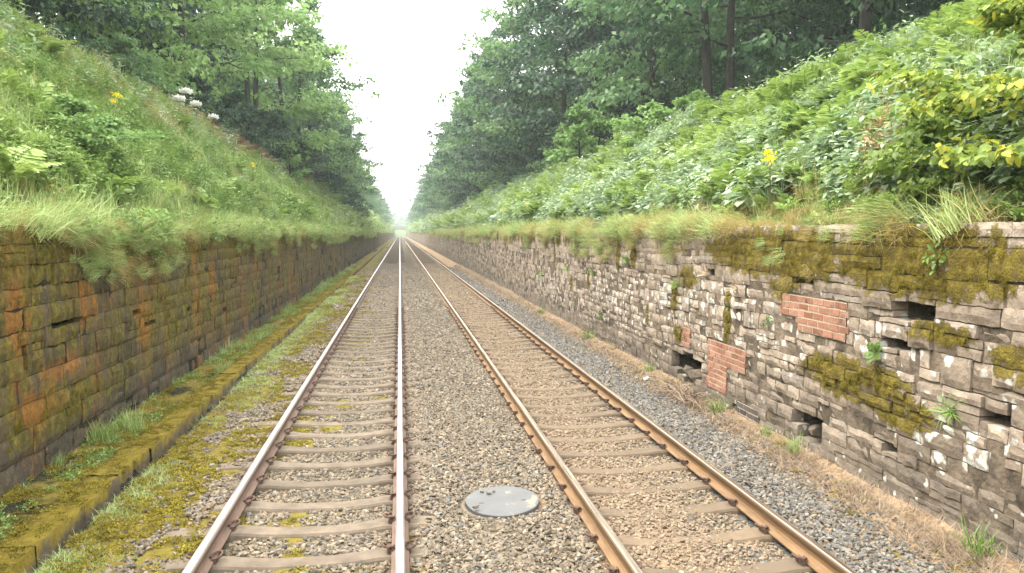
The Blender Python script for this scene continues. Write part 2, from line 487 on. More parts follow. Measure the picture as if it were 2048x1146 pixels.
def backing(mb, face, holes, dep, y0, y1, ysplit, flush, mf, lf, slits):
    ss = np.concatenate([np.arange(y0, 30, 0.12), np.arange(30, ysplit, 1.0)])
    ts = np.arange(-0.1, TOP - 0.045, 0.1)
    S, T = np.meshgrid(ss, ts, indexing='ij')
    d = np.full_like(S, -dep)
    for (hs, ht, rs_, rt) in holes:
        q = ((S - hs) / (rs_ * 1.25 + 0.08)) ** 2 + ((T - ht) / (rt * 1.25 + 0.06)) ** 2
        d = np.where(q < 1, -0.5, d)
    for (hs, ht, rs_, rt) in slits:
        d = np.where((np.abs(S - hs) < rs_ + 0.06) & (np.abs(T - ht) < rt + 0.05), -0.3, d)
    mb.add(face(S, T, d).reshape(-1, 3), grid_quads(len(ss), len(ts)), 1, tint=0.2)
    # plain far stretch, level with the stone faces, and the top
    S, T = np.meshgrid(np.arange(ysplit - 1, 620, 6.0), np.arange(-0.1, TOP + 0.01, 0.3), indexing='ij')
    mb.add(face(S, T, np.full_like(S, flush)).reshape(-1, 3), grid_quads(*S.shape), 0, tint=0.1, moss=mf(S, T).ravel(), lich=lf(S, T).ravel())
    S, D = np.meshgrid(np.arange(y0, 620, 4.0), np.array([-0.02, -0.7]), indexing='ij')
    mb.add(face(S, np.full_like(S, TOP - 0.03), D).reshape(-1, 3), grid_quads(*S.shape), 1, tint=0.2)

def mortar_mat(name, a, b):
    return flat_mat(name, a, b, 3.5, 0.95, 0.1, 0.8, 0.03)

# --- right wall
BR = [(8.44, 9.45, 1.42, 1.84), (9.45, 9.85, 1.58, 1.84), (10.85, 12.15, 0.64, 0.97), (11.45, 12.15, 0.24, 0.64), (12.95, 13.3, 0.70, 1.02)]
def ry(y): return (y - 0.65) / 0.99
BR = [(ry(a), ry(b), c, d) for a, b, c, d in BR]
BD = [(9.85, 10.5, 0.0, 0.24)]
HOLES_R = [(13.1, 0.38, 0.75, 0.19), (9.2, 0.36, 0.28, 0.12), (7.35, 1.86, 0.30, 0.075), (7.6, 1.52, 0.22, 0.05), (7.6, 0.5, 0.12, 0.04), (11.1, 0.1, 0.14, 0.07), (18.5, 0.75, 0.16, 0.05), (6.3, 1.1, 0.16, 0.05), (9.4, 2.02, 0.25, 0.035), (12.2, 1.98, 0.16, 0.05)]
MOSS_R = [(10.4, 2.33, 2.3, 0.38, 1.0), (7.3, 2.32, 1.7, 0.42, 1.0), (5.0, 2.3, 1.2, 0.6, 0.9), (8.35, 1.05, 1.1, 0.26, 1.0), (7.4, 0.9, 0.5, 0.2, 0.9), (17.3, 2.1, 0.2, 0.38, 1.0), (16.2, 2.12, 0.24, 0.4, 1.0),
          (13.7, 1.45, 0.2, 0.35, 0.95), (13.4, 0.85, 0.4, 0.16, 0.9), (11.5, 1.35, 0.16, 0.5, 0.95), (13.1, 1.85, 0.5, 0.22, 0.8), (15.2, 1.0, 0.16, 0.3, 0.8), (20, 1.4, 0.15, 0.3, 0.9), (22, 1.2, 0.2, 0.3, 0.9), (24.5, 1.9, 0.2, 0.5, 0.9), (9.9, 1.9, 0.5, 0.2, 0.8), (7.0, 1.7, 0.6, 0.14, 0.9), (6.0, 1.55, 0.5, 0.2, 0.8)]
LICH_R = [(14.2, 1.4, 0.6, 0.34, 1.0), (11.2, 1.35, 2.5, 0.5, 0.72), (8.2, 1.35, 2.5, 0.4, 0.6), (17, 1.2, 4, 0.6, 0.62), (24, 1.0, 5, 0.6, 0.5), (12.5, 1.6, 2.0, 0.3, 0.75), (6.8, 0.75, 0.9, 0.25, 0.8), (9.9, 1.25, .5, .3, 0.9)]
HOLES_R = [(ry(a), b, c, d) for a, b, c, d in HOLES_R]
MOSS_R = [(ry(a), *r) for a, *r in MOSS_R]
LICH_R = [(ry(a), *r) for a, *r in LICH_R]
SLIT_R = [(a - c, a + c, b - d, b + d) for a, b, c, d in HOLES_R if d < 0.1]
HOLES_R2 = [h for h in HOLES_R if h[3] >= 0.1]
def face_r(S, T, d): return np.stack([WALL_R + 0.05 * T / TOP - d, S, T], -1)
def moss_r(S, T):
    far = sstep(14, 24, S) * sstep(1.9, 2.4, T) * 0.75 * (vn(S * 3.0, S * 0, 8) * 0.8 + 0.35)
    return np.maximum(ell(S, T, MOSS_R) * 0.85, far) + 0.30 * (fbm(S * 0.7, T * 1.5, 51) - 0.5)
def lich_r(S, T): return np.clip(ell(S, T, LICH_R), 0, 1)

def wall_right():
    rs = np.random.default_rng(11)
    mb = MB()
    hts = [0.17, 0.14, 0.16, 0.12, 0.15, 0.17, 0.12, 0.16, 0.14, 0.19, 0.15, 0.17, 0.22, 0.2, 0.23, 0.18]
    hts = [h * (TOP + 0.08) / sum(hts) for h in hts]
    lens = [(0.2, 0.55)] * 12 + [(0.35, 0.85)] * 2 + [(0.5, 1.1), (0.7, 1.5)]
    for (s0, s1, t0, t1) in courses(rs, -6, 150, hts, lens, 0.16, 0.36):
        if s0 < 0 and rs.random() < 0.0: continue
        if in_blob(s0, s1, t0, t1, HOLES_R2): continue
        cell = 0.065 if 4 < s0 < 20 else (0.12 if s0 < 40 else 0.4)
        mid = 0.3 < t0 < 1.9
        rough = 0.032 if mid else 0.024
        pr = float(np.clip(rs.normal(0, 0.011 if mid else 0.006), -0.02, 0.03))
        tn = rs.random()
        for (a, b, c, d) in clip_rects(s0, s1, t0, t1, BR + BD + SLIT_R):
            stone_grid(mb, face_r, a, b, c, d, cell, rough, tn, moss_r, lich_r, proud=pr, inset=0.006 if mid else 0.004)
    backing(mb, face_r, HOLES_R2, 0.017, -6, 150, 150, -0.005, moss_r, lich_r, [h for h in HOLES_R if h[3] < 0.1])
    k = NT('rubble_stone'); p = k.pos(); sx = k.sep(p)
    base = k.ramp(k.attr('tint'), [(0.0, (0.19, 0.152, 0.114)), (0.3, (0.245, 0.197, 0.15)), (0.55, (0.30, 0.242, 0.186)), (0.8, (0.345, 0.283, 0.22)), (1.0, (0.25, 0.212, 0.172))])
    col = k.mix(0.8, base, k.ramp(k.noise(p, 5.5, 6, 0.7), [(0.28, (0.38, 0.36, 0.33)), (0.5, (1, 1, 1)), (0.72, (1.45, 1.4, 1.3))]), 'MULTIPLY')
    # black damp grime with a ragged upper edge along the foot
    g = k.math('ADD', sx[2], k.math('MULTIPLY', k.math('SUBTRACT', k.noise(p, 1.3, 5, 0.7), 0.5), 1.6))
    col = k.mix(k.maprange(g, 0.1, 0.95, 0.62, 0.0), col, k.ramp(k.noise(p, 8, 4), [(0.35, (0.045, 0.04, 0.035)), (0.65, (0.13, 0.11, 0.085))]))
    vd = k.n('ShaderNodeVectorMath'); vd.operation = 'ADD'
    nn = k.n('ShaderNodeTexNoise'); nn.inputs['Scale'].default_value = 9; k.link(p, nn.inputs['Vector'])
    vs = k.n('ShaderNodeVectorMath'); vs.operation = 'SCALE'; vs.inputs['Scale'].default_value = 0.10; k.link(nn.outputs[1], vs.inputs[0])
    k.link(p, vd.inputs[0]); k.link(vs.outputs[0], vd.inputs[1])
    spot = k.math('ADD', k.maprange(k.voro(vd.outputs[0], 6.5), 0.0, 0.6, 0.7, 0.0), k.math('MULTIPLY', k.noise(p, 1.7, 4, 0.7), 0.55))
    lm = k.maprange(k.math('ADD', spot, k.math('MULTIPLY', k.attr('lich'), 0.54)), 0.80, 0.97)
    col = k.mix(lm, col, k.ramp(k.noise(p, 26, 4), [(0.3, (0.36, 0.35, 0.30)), (0.7, (0.62, 0.61, 0.55))]))
    mcol = k.ramp(k.noise(p, 9, 5, 0.7), [(0.3, (0.055, 0.042, 0.010)), (0.5, (0.125, 0.094, 0.016)), (0.7, (0.205, 0.165, 0.03))])
    mm = k.maprange(k.math('ADD', k.attr('moss'), k.math('MULTIPLY', k.math('SUBTRACT', k.noise(p, 4.5, 7, 0.78), 0.5), 2.3)), 0.40, 0.62)
    col = k.mix(mm, col, mcol)
    k.fin(col, 0.95, 0.15)
    k.bump(k.math('ADD', k.noise(p, 22, 6, 0.7), k.math('MULTIPLY', k.math('MULTIPLY', mm, k.noise(p, 45, 3)), 1.2)), 0.8, 0.03)
    o = mb.build('retaining_wall', [k.mat, mortar_mat('rubble_mortar', (0.03, 0.025, 0.018), (0.21, 0.165, 0.12))])
    tag(o, 'pale rubble stone retaining wall with moss patches, white lichen and brick repairs, right of the tracks', 'wall')
    # brick repairs
    def bricks(rect_sets, m1, label):
        b = MB(); rr = np.random.default_rng(3)
        for (a, bb, c, d) in rect_sets:
            n = max(1, round((d - c) / 0.078)); rh = (d - c) / n
            b.add(face_r(*np.meshgrid([a, bb], [c, d], indexing='ij'), np.full((2, 2), 0.001)).reshape(-1, 3), grid_quads(2, 2), 1, tint=0.5)
            for i in range(n):
                s = a - (0.11 if i % 2 else 0)
                aa, bb_ = a + rr.uniform(-0.09, 0.01), bb + rr.uniform(-0.01, 0.09)
                while s < bb:
                    e = s + 0.225
                    p0, p1 = max(s, aa), min(e, bb_)
                    if p1 - p0 > 0.03:
                        stone_grid(b, face_r, p0, p1, c + i * rh, c + (i + 1) * rh, 0.08, 0.012, rr.random(), lambda S, T: 0 * S, lambda S, T: 0 * S, back=0.05, inset=0.0095, proud=0.014)
                    s = e
        bo = b.build('brick_patch', [m1, M['pale_mortar']], parent=o)
        if label: bo['label'] = label
    bricks(BR[0:2], M['red_brick'], 'upper red brick repair with pale mortar')
    bricks(BR[2:4], M['red_brick'], 'lower stepped red brick repair beside the broken hole')
    bricks(BR[4:5], M['red_brick'], 'tiny red brick repair beside mossy stones')
    bricks(BD, M['dark_brick'], 'sooty grey brick repair at the foot of the wall')

def brick_mat(name, a, b, c):
    k = NT(name); p = k.pos()
    col = k.mix(0.5, k.ramp(k.attr('tint'), [(0, a), (0.5, b), (1, c)]), k.ramp(k.noise(p, 14, 6, 0.7), [(0.3, (0.5, 0.5, 0.5)), (0.7, (1.3, 1.3, 1.3))]), 'MULTIPLY')
    col = k.mix(k.maprange(k.noise(p, 5, 6, 0.75), 0.52, 0.72, 0.0, 0.7), col, (0.25, 0.20, 0.145))
    col = k.mix(k.maprange(k.noise(p, 3.3, 6, 0.75), 0.56, 0.7, 0.0, 0.75), col, (0.06, 0.048, 0.035))
    k.fin(col, 0.9, 0.2); k.bump(k.noise(p, 40, 5, 0.7), 0.8, 0.012)
    return k.mat
M['red_brick'] = brick_mat('red_brick', (0.22, 0.098, 0.06), (0.30, 0.145, 0.095), (0.36, 0.195, 0.135))
M['dark_brick'] = brick_mat('dark_brick', (0.05, 0.045, 0.045), (0.08, 0.07, 0.068), (0.11, 0.095, 0.09))
M['pale_mortar'] = flat_mat('pale_mortar', (0.32, 0.26, 0.18), (0.48, 0.40, 0.28), 20)
wall_right()

# --- left wall
HOLES_L = [(8.15, 1.3, 0.05, 0.12), (11.7, 1.42, 0.16, 0.04), (11.3, 0.03, 0.25, 0.09), (9.2, 1.55, 0.4, 0.03), (14.5, 1.2, 0.15, 0.04), (12.2, 1.2, 0.3, 0.03), (17.5, 0.9, 0.2, 0.05)]
HOLES_L = [((a + 0.53) / 0.99, b, c, d) for a, b, c, d in HOLES_L]
SLIT_L = [(a - c, a + c, b - d, b + d) for a, b, c, d in HOLES_L]
def face_l(S, T, d): return np.stack([WALL_L - 0.05 * T / TOP + d, S, T], -1)
def moss_l(S, T):
    return 0.30 + 0.5 * (fbm(S * 0.8, T * 1.1, 61) - 0.5) + 0.35 * sstep(1.9, 2.5, T) - 0.3 * (1 - sstep(0.2, 0.7, T)) + ell(S, T, [(9.5, 0.6, 1.2, 0.3, 0.35), (15, 1.3, 3, 0.6, 0.2)])
def rust_l(S, T):
    col = fbm(S * 1.6, T * 0.25, 71, 3)
    return np.clip(col * 1.0 + ell(S, T, [(10.4, 1.75, 0.28, 0.3, 0.5), (8.6, 1.75, 0.25, 0.35, 0.4), (9.6, 1.05, 0.5, 0.14, 0.5), (11.3, 1.8, 0.12, 0.3, 0.4), (9.1, 0.75, 0.8, 0.2, 0.3), (12.6, 1.2, 0.35, 0.3, 0.45), (17, 1.6, 0.5, 0.4, 0.3), (22, 1.6, 0.8, 0.4, 0.3)]), 0, 1)

def wall_left():
    rs = np.random.default_rng(12)
    mb = MB()
    hts = [0.34, 0.27, 0.24, 0.26, 0.24, 0.22, 0.24, 0.2, 0.22, 0.2, 0.22]
    hts = [h * (TOP + 0.08) / sum(hts) for h in hts]
    lens = [(0.5, 0.9)] * 3 + [(0.35, 0.75)] * 8
    for (s0, s1, t0, t1) in courses(rs, -6, 150, hts, lens, 0.05, 0.06):
        cell = 0.075 if 4 < s0 < 20 else (0.13 if s0 < 40 else 0.4)
        tn = rs.random(); pr = float(np.clip(rs.normal(0, 0.010), -0.02, 0.02))
        for (a, b, c, d) in clip_rects(s0, s1, t0, t1, SLIT_L):
            stone_grid(mb, face_l, a, b, c, d, cell, 0.036, tn, moss_l, rust_l, proud=pr, inset=0.004)
    backing(mb, face_l, [], 0.022, -6, 150, 150, -0.005, moss_l, rust_l, HOLES_L)
    k = NT('mossy_stone'); p = k.pos(); sx = k.sep(p)
    base = k.ramp(k.attr('tint'), [(0.0, (0.042, 0.033, 0.02)), (0.4, (0.072, 0.053, 0.029)), (0.75, (0.105, 0.077, 0.042)), (1.0, (0.062, 0.05, 0.036))])
    col = k.mix(0.85, base, k.ramp(k.noise(p, 4, 7, 0.78), [(0.25, (0.3, 0.3, 0.3)), (0.5, (1, 1, 1)), (0.75, (1.8, 1.65, 1.35))]), 'MULTIPLY')
    g = k.math('ADD', sx[2], k.math('MULTIPLY', k.math('SUBTRACT', k.noise(p, 1.5, 5, 0.7), 0.5), 0.7))
    col = k.mix(k.maprange(g, 0.35, 0.65, 0.55, 0.0), col, k.ramp(k.noise(p, 9, 5), [(0.35, (0.04, 0.036, 0.028)), (0.65, (0.095, 0.083, 0.062))]))
    streak = k.noise(k.pos((2.2, 2.2, 0.35)), 4, 6, 0.75)
    mcol = k.ramp(k.noise(p, 9, 6, 0.75), [(0.3, (0.04, 0.034, 0.006)), (0.5, (0.10, 0.085, 0.013)), (0.68, (0.20, 0.17, 0.024))])
    mm = k.maprange(k.math('ADD', k.attr('moss'), k.math('MULTIPLY', k.math('SUBTRACT', streak, 0.5), 2.0)), 0.18, 0.5)
    col = k.mix(mm, col, mcol)
    dk = k.maprange(k.noise(k.pos((1.4, 1.4, 0.6)), 2.6, 6, 0.75), 0.52, 0.66)
    col = k.mix(k.math('MULTIPLY', dk, 0.75), col, (0.028, 0.024, 0.012))
    st2 = k.noise(k.pos((1, 1.9, 0.5)), 7, 6, 0.75)
    rm = k.maprange(k.math('ADD', k.attr('lich'), k.math('MULTIPLY', k.math('SUBTRACT', st2, 0.5), 2.0)), 0.50, 1.05, 0, 0.85)
    col = k.mix(rm, col, k.ramp(k.noise(p, 16, 5, 0.7), [(0.3, (0.12, 0.05, 0.012)), (0.5, (0.22, 0.092, 0.014)), (0.7, (0.34, 0.15, 0.02))]))
    spk = k.maprange(k.noise(k.pos((1, 1, 1.6)), 15, 4, 0.75), 0.60, 0.68)
    col = k.mix(k.math('MULTIPLY', spk, 0.75), col, k.ramp(k.noise(p, 3, 3), [(0.35, (0.20, 0.17, 0.035)), (0.65, (0.24, 0.20, 0.12))]))
    k.fin(col, 0.9, 0.25)
    k.bump(k.noise(p, 20, 6, 0.75), 0.8, 0.03)
    o = mb.build('retaining_wall', [k.mat, mortar_mat('mossy_mortar', (0.016, 0.014, 0.009), (0.04, 0.035, 0.02))])
    tag(o, 'dark damp stone retaining wall stained with moss and orange rust, left of the tracks', 'wall')
wall_left()

# ------------------------------------------------------------------ kerb along the left channel
def build_kerb():
    mb = MB(); rs = np.random.default_rng(5)
    y = -6.0
    while y < 620:
        ln = rs.uniform(0.8, 1.1) if y < 60 else 12.0
        x0 = -3.2 + rs.normal(0, 0.012); x1 = -2.9 + rs.normal(0, 0.012); zt = 0.06 + rs.normal(0, 0.008)
        nx, ny = (5, 11) if y < 40 else (3, 3)
        X, Y = np.meshgrid(np.linspace(x0, x1, nx), np.linspace(y + 0.003, y + ln - 0.003, ny), indexing='ij')
        Z = np.full_like(X, zt) + (fbm(X * 14, Y * 6, 91) - 0.5) * 0.045
        X = X + (fbm(Y * 5, X * 4, 93) - 0.5) * 0.05
        Zs = np.concatenate([Z[:1] * 0 - 0.25, Z, Z[-1:] * 0 - 0.25]); Xs = np.concatenate([X[:1] - 0.01, X, X[-1:] + 0.01]); Ys = np.concatenate([Y[:1], Y, Y[-1:]])
        mb.add(np.stack([Xs, Ys, Zs], -1).reshape(-1, 3), grid_quads(nx + 2, ny)[:, ::-1], 0, tint=rs.random())
        y += ln
    k = NT('kerb_stone'); p = k.pos(); sx = k.sep(p)
    st = k.ramp(k.noise(p, 7, 5), [(0.3, (0.0375, 0.0315, 0.021)), (0.7, (0.105, 0.0825, 0.05625))])  # kerb stone, darkened so its sides hold the shadow line in colour
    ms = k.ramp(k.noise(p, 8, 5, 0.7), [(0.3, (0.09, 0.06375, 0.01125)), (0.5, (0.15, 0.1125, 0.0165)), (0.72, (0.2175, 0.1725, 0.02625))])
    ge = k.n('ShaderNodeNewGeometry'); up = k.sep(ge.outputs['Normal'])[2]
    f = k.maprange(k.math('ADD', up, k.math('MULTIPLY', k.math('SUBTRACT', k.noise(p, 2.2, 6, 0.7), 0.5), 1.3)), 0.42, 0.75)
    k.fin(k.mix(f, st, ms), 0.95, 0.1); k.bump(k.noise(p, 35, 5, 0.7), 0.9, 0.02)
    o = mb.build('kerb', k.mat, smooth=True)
    tag(o, 'moss covered kerb stones along the drain at the foot of the left wall', 'kerb', kind='structure')
build_kerb()

# ------------------------------------------------------------------ rails and sleepers
def rail_mat(name, rust_a, rust_b):
    k = NT(name); p = k.pos((1, 0.15, 1))
    k.fin(k.ramp(k.noise(p, 14, 6, 0.7), [(0.3, rust_a), (0.7, rust_b)]), 0.75, 0.3)
    k.bump(k.noise(p, 60, 4), 0.3, 0.004)
    return k.mat
def head_mat(name, col, rough, metal=1.0):
    k = NT(name); p = k.pos((1, 0.02, 1))
    f = k.noise(p, 60, 4)
    c = k.ramp(f, [(0.3, tuple(x * 0.8 for x in col)), (0.7, col)])
    k.fin(c, k.maprange(f, 0.3, 0.7, rough * 0.8, rough * 1.2), 0.5, metal)
    return k.mat
M['rust_purple'] = rail_mat('rail_side_rust', (0.10, 0.062, 0.046), (0.20, 0.13, 0.092))
M['rust_tan'] = rail_mat('rail_side_dusty_rust', (0.12, 0.068, 0.032), (0.24, 0.145, 0.07))
M['head_bright'] = head_mat('rail_head_polished', (0.80, 0.77, 0.77), 0.36)
M['head_soft'] = head_mat('rail_head_soft_shine', (0.64, 0.57, 0.54), 0.36)
M['head_dull'] = head_mat('rail_head_worn', (0.52, 0.42, 0.33), 0.33)
M['head_side'] = head_mat('rail_head_side', (0.42, 0.36, 0.33), 0.5, 0.6)
M['head_side_dull'] = head_mat('rail_head_side_brown', (0.16, 0.105, 0.06), 0.6, 0.4)

RAIL_H = 0.16
def build_rail(x, side, head, hside, label):
    # flat-bottom section, clockwise from the foot
    prof = [(-0.07, 0.0), (-0.07, 0.011), (-0.022, 0.028), (-0.009, 0.045), (-0.009, 0.105), (-0.034, 0.118), (-0.036, 0.145), (-0.027, 0.156), (-0.022, 0.159),
            (0.022, 0.159), (0.027, 0.156), (0.036, 0.145), (0.034, 0.118), (0.009, 0.105), (0.009, 0.045), (0.022, 0.028), (0.07, 0.011), (0.07, 0.0)]
    mats = [0, 0, 0, 0, 0, 2, 2, 1, 1, 1, 2, 2, 0, 0, 0, 0, 0, 0]
    ys = np.concatenate([np.arange(-8, 60, 1.0), np.arange(60, 700, 20.0)])
    n = len(prof); mb = MB()
    v = np.array([[(px, y, pz) for (px, pz) in prof] for y in ys]).reshape(-1, 3)
    q, m = [], []
    for i in range(len(ys) - 1):
        for j in range(n):
            k = (j + 1) % n
            q.append((i * n + j, (i + 1) * n + j, (i + 1) * n + k, i * n + k)); m.append(mats[j])
    mb.add(v, q, np.array(m))
    o = mb.build('rail', [side, head, hside])
    o.location = (x, 0, 0.021)
    tag(o, label, 'rail', 'rails of the two tracks')
RAILS = [-1.505, 0.0, 1.68, 3.185]
build_rail(RAILS[0], M['rust_purple'], M['head_soft'], M['head_side'], 'steel rail nearest the mossy kerb, with a silvery brown head')
build_rail(RAILS[1], M['rust_purple'], M['head_bright'], M['head_side'], 'rail with the brightest white shine, next to the round grey cover')
build_rail(RAILS[2], M['rust_tan'], M['head_dull'], M['head_side_dull'], 'rusty tan rail between the dark ballast and the sandy dusty track')
build_rail(RAILS[3], M['rust_tan'], M['head_dull'], M['head_side_dull'], 'rusty rail with a dark web, nearest the pale rubble wall')

def conc_mat(name, a, b, c):
    k = NT(name); p = k.pos()
    oi = k.n('ShaderNodeObjectInfo'); ge = k.n('ShaderNodeNewGeometry')
    wp = ge.outputs['Position']
    col = k.ramp(k.noise(wp, 5, 6, 0.7), [(0.3, a), (0.6, b)])
    col = k.mix(k.math('MULTIPLY', oi.outputs['Random'], 0.55), col, (0.075, 0.06, 0.045))
    ms = k.maprange(k.noise(wp, 3.1, 5, 0.7), 0.60, 0.70)
    col = k.mix(ms, col, c)
    k.fin(col, 0.92, 0.2); k.bump(k.noise(wp, 60, 5), 0.5, 0.006)
    return k.mat
M['conc'] = conc_mat('sleeper_concrete', (0.095, 0.075, 0.055), (0.175, 0.138, 0.10), (0.085, 0.066, 0.016))
M['conc_dusty'] = conc_mat('sleeper_dusty_concrete', (0.115, 0.083, 0.052), (0.168, 0.123, 0.08), (0.125, 0.09, 0.05))
M['clip'] = flat_mat('clip_iron', (0.06, 0.035, 0.025), (0.13, 0.08, 0.055), 40)

def sleeper_mesh(mat):
    st = [(-1.25, 0.0, .10, .14), (-1.22, 0.012, .105, .145), (-0.95, 0.016, .105, .145), (-0.6, 0.014, .105, .145), (-0.45, -0.006, .1, .14), (-0.2, -0.024, .092, .13),
          (0.2, -0.024, .092, .13), (0.45, -0.006, .1, .14), (0.6, 0.014, .105, .145), (0.95, 0.016, .105, .145), (1.22, 0.012, .105, .145), (1.25, 0.0, .10, .14)]
    mb = MB(); v = []
    for (x, zt, wt, wb) in st:
        v += [(x, -wb, -0.19), (x, -wt - 0.008, zt - 0.02), (x, -wt + 0.006, zt), (x, wt - 0.006, zt), (x, wt + 0.008, zt - 0.02), (x, wb, -0.19)]
    q = []
    for i in range(len(st) - 1):
        for j in range(6):
            k = (j + 1) % 6
            q.append((i * 6 + j, i * 6 + k, (i + 1) * 6 + k, (i + 1) * 6 + j))
    for e in (0, (len(st) - 1) * 6): q += [(e, e + 1, e + 4, e + 5), (e + 1, e + 2, e + 3, e + 4)]
    mb.add(v, q)
    return mb.mesh('sleeper', [mat])

def clip_mesh():
    mb = MB()
    mb.box((0.06, -0.055, 0.0), (0.095, 0.055, 0.045))                       # cast shoulder
    pts = [(0.10, -0.05, 0.045), (0.125, -0.045, 0.06), (0.135, 0.0, 0.068), (0.12, 0.045, 0.066), (0.085, 0.055, 0.06), (0.05, 0.03, 0.05), (0.043, -0.02, 0.045)]
    mb.tube(pts, 0.010, 6)
    return mb.mesh('rail_clip', [M['clip']])

PITCH, PH = 0.665, 6.38
SLEEP_Y = [PH + PITCH * i for i in range(-6, 96)]
def build_track(cx, mat, label, group, cm):
    sm = sleeper_mesh(mat)
    for i, y in enumerate(SLEEP_Y):
        o = bpy.data.objects.new('sleeper', sm); COL.objects.link(o)
        o.location = (cx + random.uniform(-.012, .012), y + random.uniform(-.012, .012), random.uniform(-0.006, 0.004))
        o.rotation_euler = (0, 0, random.uniform(-0.006, 0.006))
        tag(o, label, 'sleeper', group)
        if i < 38:
            for rx in (-0.7525, 0.7525):
                for sgn in (1, -1):
                    c = bpy.data.objects.new('rail_clip', cm); COL.objects.link(c)
                    c.parent = o; c.location = (rx, 0, 0.012)
                    c.rotation_euler = (0, 0, 0 if sgn > 0 else math.pi)
    mb = MB()
    y = SLEEP_Y[-1] + PITCH
    while y < 420:
        mb.box((cx - 1.25, y - 0.11, -0.15), (cx + 1.25, y + 0.11, 0.012)); y += PITCH
    o = mb.build('distant_sleepers', mat)
    tag(o, label.replace('sleeper', 'sleepers of the distance') , 'sleepers', kind='stuff')
cm = clip_mesh()
build_track(-0.7525, M['conc'], 'pale concrete sleeper bared across the track of the shiny rails', 'sleepers under the shiny rails', cm)
build_track(2.4325, M['conc_dusty'], 'dusty concrete sleeper half sunk in sandy ballast under the rusty rails', 'sleepers under the rusty rails', cm)

# ------------------------------------------------------------------ scattering (for uncountable stuff only)
def hidden_sources(name, objs):
    c = bpy.data.collections.new(name)
    for o in objs: c.objects.link(o)
    return c

def scatter(name, objs, P, rot, scl, idx, tint, label, cat):
    P = np.asarray(P, np.float32); n = len(P)
    me = bpy.data.meshes.new(name)
    me.vertices.add(n); me.vertices.foreach_set('co', P.ravel())
    a = me.attributes.new('rot', 'FLOAT_VECTOR', 'POINT'); a.data.foreach_set('vector', np.asarray(rot, np.float32).ravel())
    a = me.attributes.new('scl', 'FLOAT_VECTOR', 'POINT')
    scl = np.asarray(scl, np.float32)
    if scl.ndim == 1: scl = np.repeat(scl[:, None], 3, 1)
    a.data.foreach_set('vector', scl.ravel())
    a = me.attributes.new('idx', 'INT', 'POINT'); a.data.foreach_set('value', np.asarray(idx, np.int32))
    a = me.attributes.new('itint', 'FLOAT', 'POINT'); a.data.foreach_set('value', np.asarray(tint, np.float32))
    o = bpy.data.objects.new(name, me); COL.objects.link(o)
    coll = hidden_sources(name + '_sources', objs)
    g = bpy.data.node_groups.new(name + '_nodes', 'GeometryNodeTree')
    g.interface.new_socket('Geometry', in_out='INPUT', socket_type='NodeSocketGeometry')
    g.interface.new_socket('Geometry', in_out='OUTPUT', socket_type='NodeSocketGeometry')
    gi = g.nodes.new('NodeGroupInput'); go = g.nodes.new('NodeGroupOutput')
    ip = g.nodes.new('GeometryNodeInstanceOnPoints')
    ci = g.nodes.new('GeometryNodeCollectionInfo'); ci.inputs['Collection'].default_value = coll
    ci.inputs['Separate Children'].default_value = True; ci.inputs['Reset Children'].default_value = True
    def na(nm, t):
        x = g.nodes.new('GeometryNodeInputNamedAttribute'); x.data_type = t; x.inputs['Name'].default_value = nm; return x.outputs['Attribute']
    er = g.nodes.new('FunctionNodeEulerToRotation')
    L = g.links.new
    L(gi.outputs[0], ip.inputs['Points']); L(ci.outputs[0], ip.inputs['Instance'])
    ip.inputs['Pick Instance'].default_value = True
    L(na('idx', 'INT'), ip.inputs['Instance Index'])
    L(na('rot', 'FLOAT_VECTOR'), er.inputs[0]); L(er.outputs[0], ip.inputs['Rotation'])
    L(na('scl', 'FLOAT_VECTOR'), ip.inputs['Scale'])
    L(ip.outputs[0], go.inputs[0])
    md = o.modifiers.new('scatter', 'NODES'); md.node_group = g
    tag(o, label, cat, kind='stuff')
    return o

# ballast stones
def stone_objs():
    out = []
    k = NT('ballast_stone'); p = k.pos()
    t = k.attr('itint', 'INSTANCER'); zc = k.attr('itint', 'INSTANCER')
    # itint: integer part = colour family (0 grey-brown, 1 tan, 2 blue-grey), fraction = shade
    fam = k.math('FLOOR', t); fr = k.math('FRACT', t)
    a = k.ramp(fr, [(0, (0.075, 0.062, 0.046)), (0.4, (0.145, 0.117, 0.083)), (0.75, (0.22, 0.178, 0.125)), (1, (0.32, 0.265, 0.19))])
    b = k.ramp(fr, [(0, (0.13, 0.095, 0.062)), (0.4, (0.19, 0.143, 0.094)), (0.75, (0.235, 0.18, 0.122)), (1, (0.30, 0.238, 0.168))])
    c = k.ramp(fr, [(0, (0.06, 0.058, 0.054)), (0.4, (0.118, 0.112, 0.10)), (0.75, (0.185, 0.175, 0.155)), (1, (0.28, 0.265, 0.235))])
    col = k.mix(k.math('GREATER_THAN', fam, 0.5), a, b); col = k.mix(k.math('GREATER_THAN', fam, 1.5), col, c)
    k.fin(k.mix(0.5, col, k.ramp(k.noise(p, 40, 4), [(0.3, (0.6, 0.6, 0.6)), (0.7, (1.3, 1.3, 1.3))]), 'MULTIPLY'), 0.9, 0.25)
    for i in range(7):
        bm = bmesh.new(); rs = np.random.default_rng(100 + i)
        pts = nrm(rs.normal(size=(13, 3))) * rs.uniform(0.75, 1.05, (13, 1)) * np.array([0.62, 0.46, 0.36])
        for q in pts: bm.verts.new(q)
        r = bmesh.ops.convex_hull(bm, input=bm.verts)
        me = bpy.data.meshes.new('ballast_stone'); bm.to_mesh(me); bm.free(); me.materials.append(k.mat)
        out.append(bpy.data.objects.new('ballast_stone_%d' % i, me))
    return out

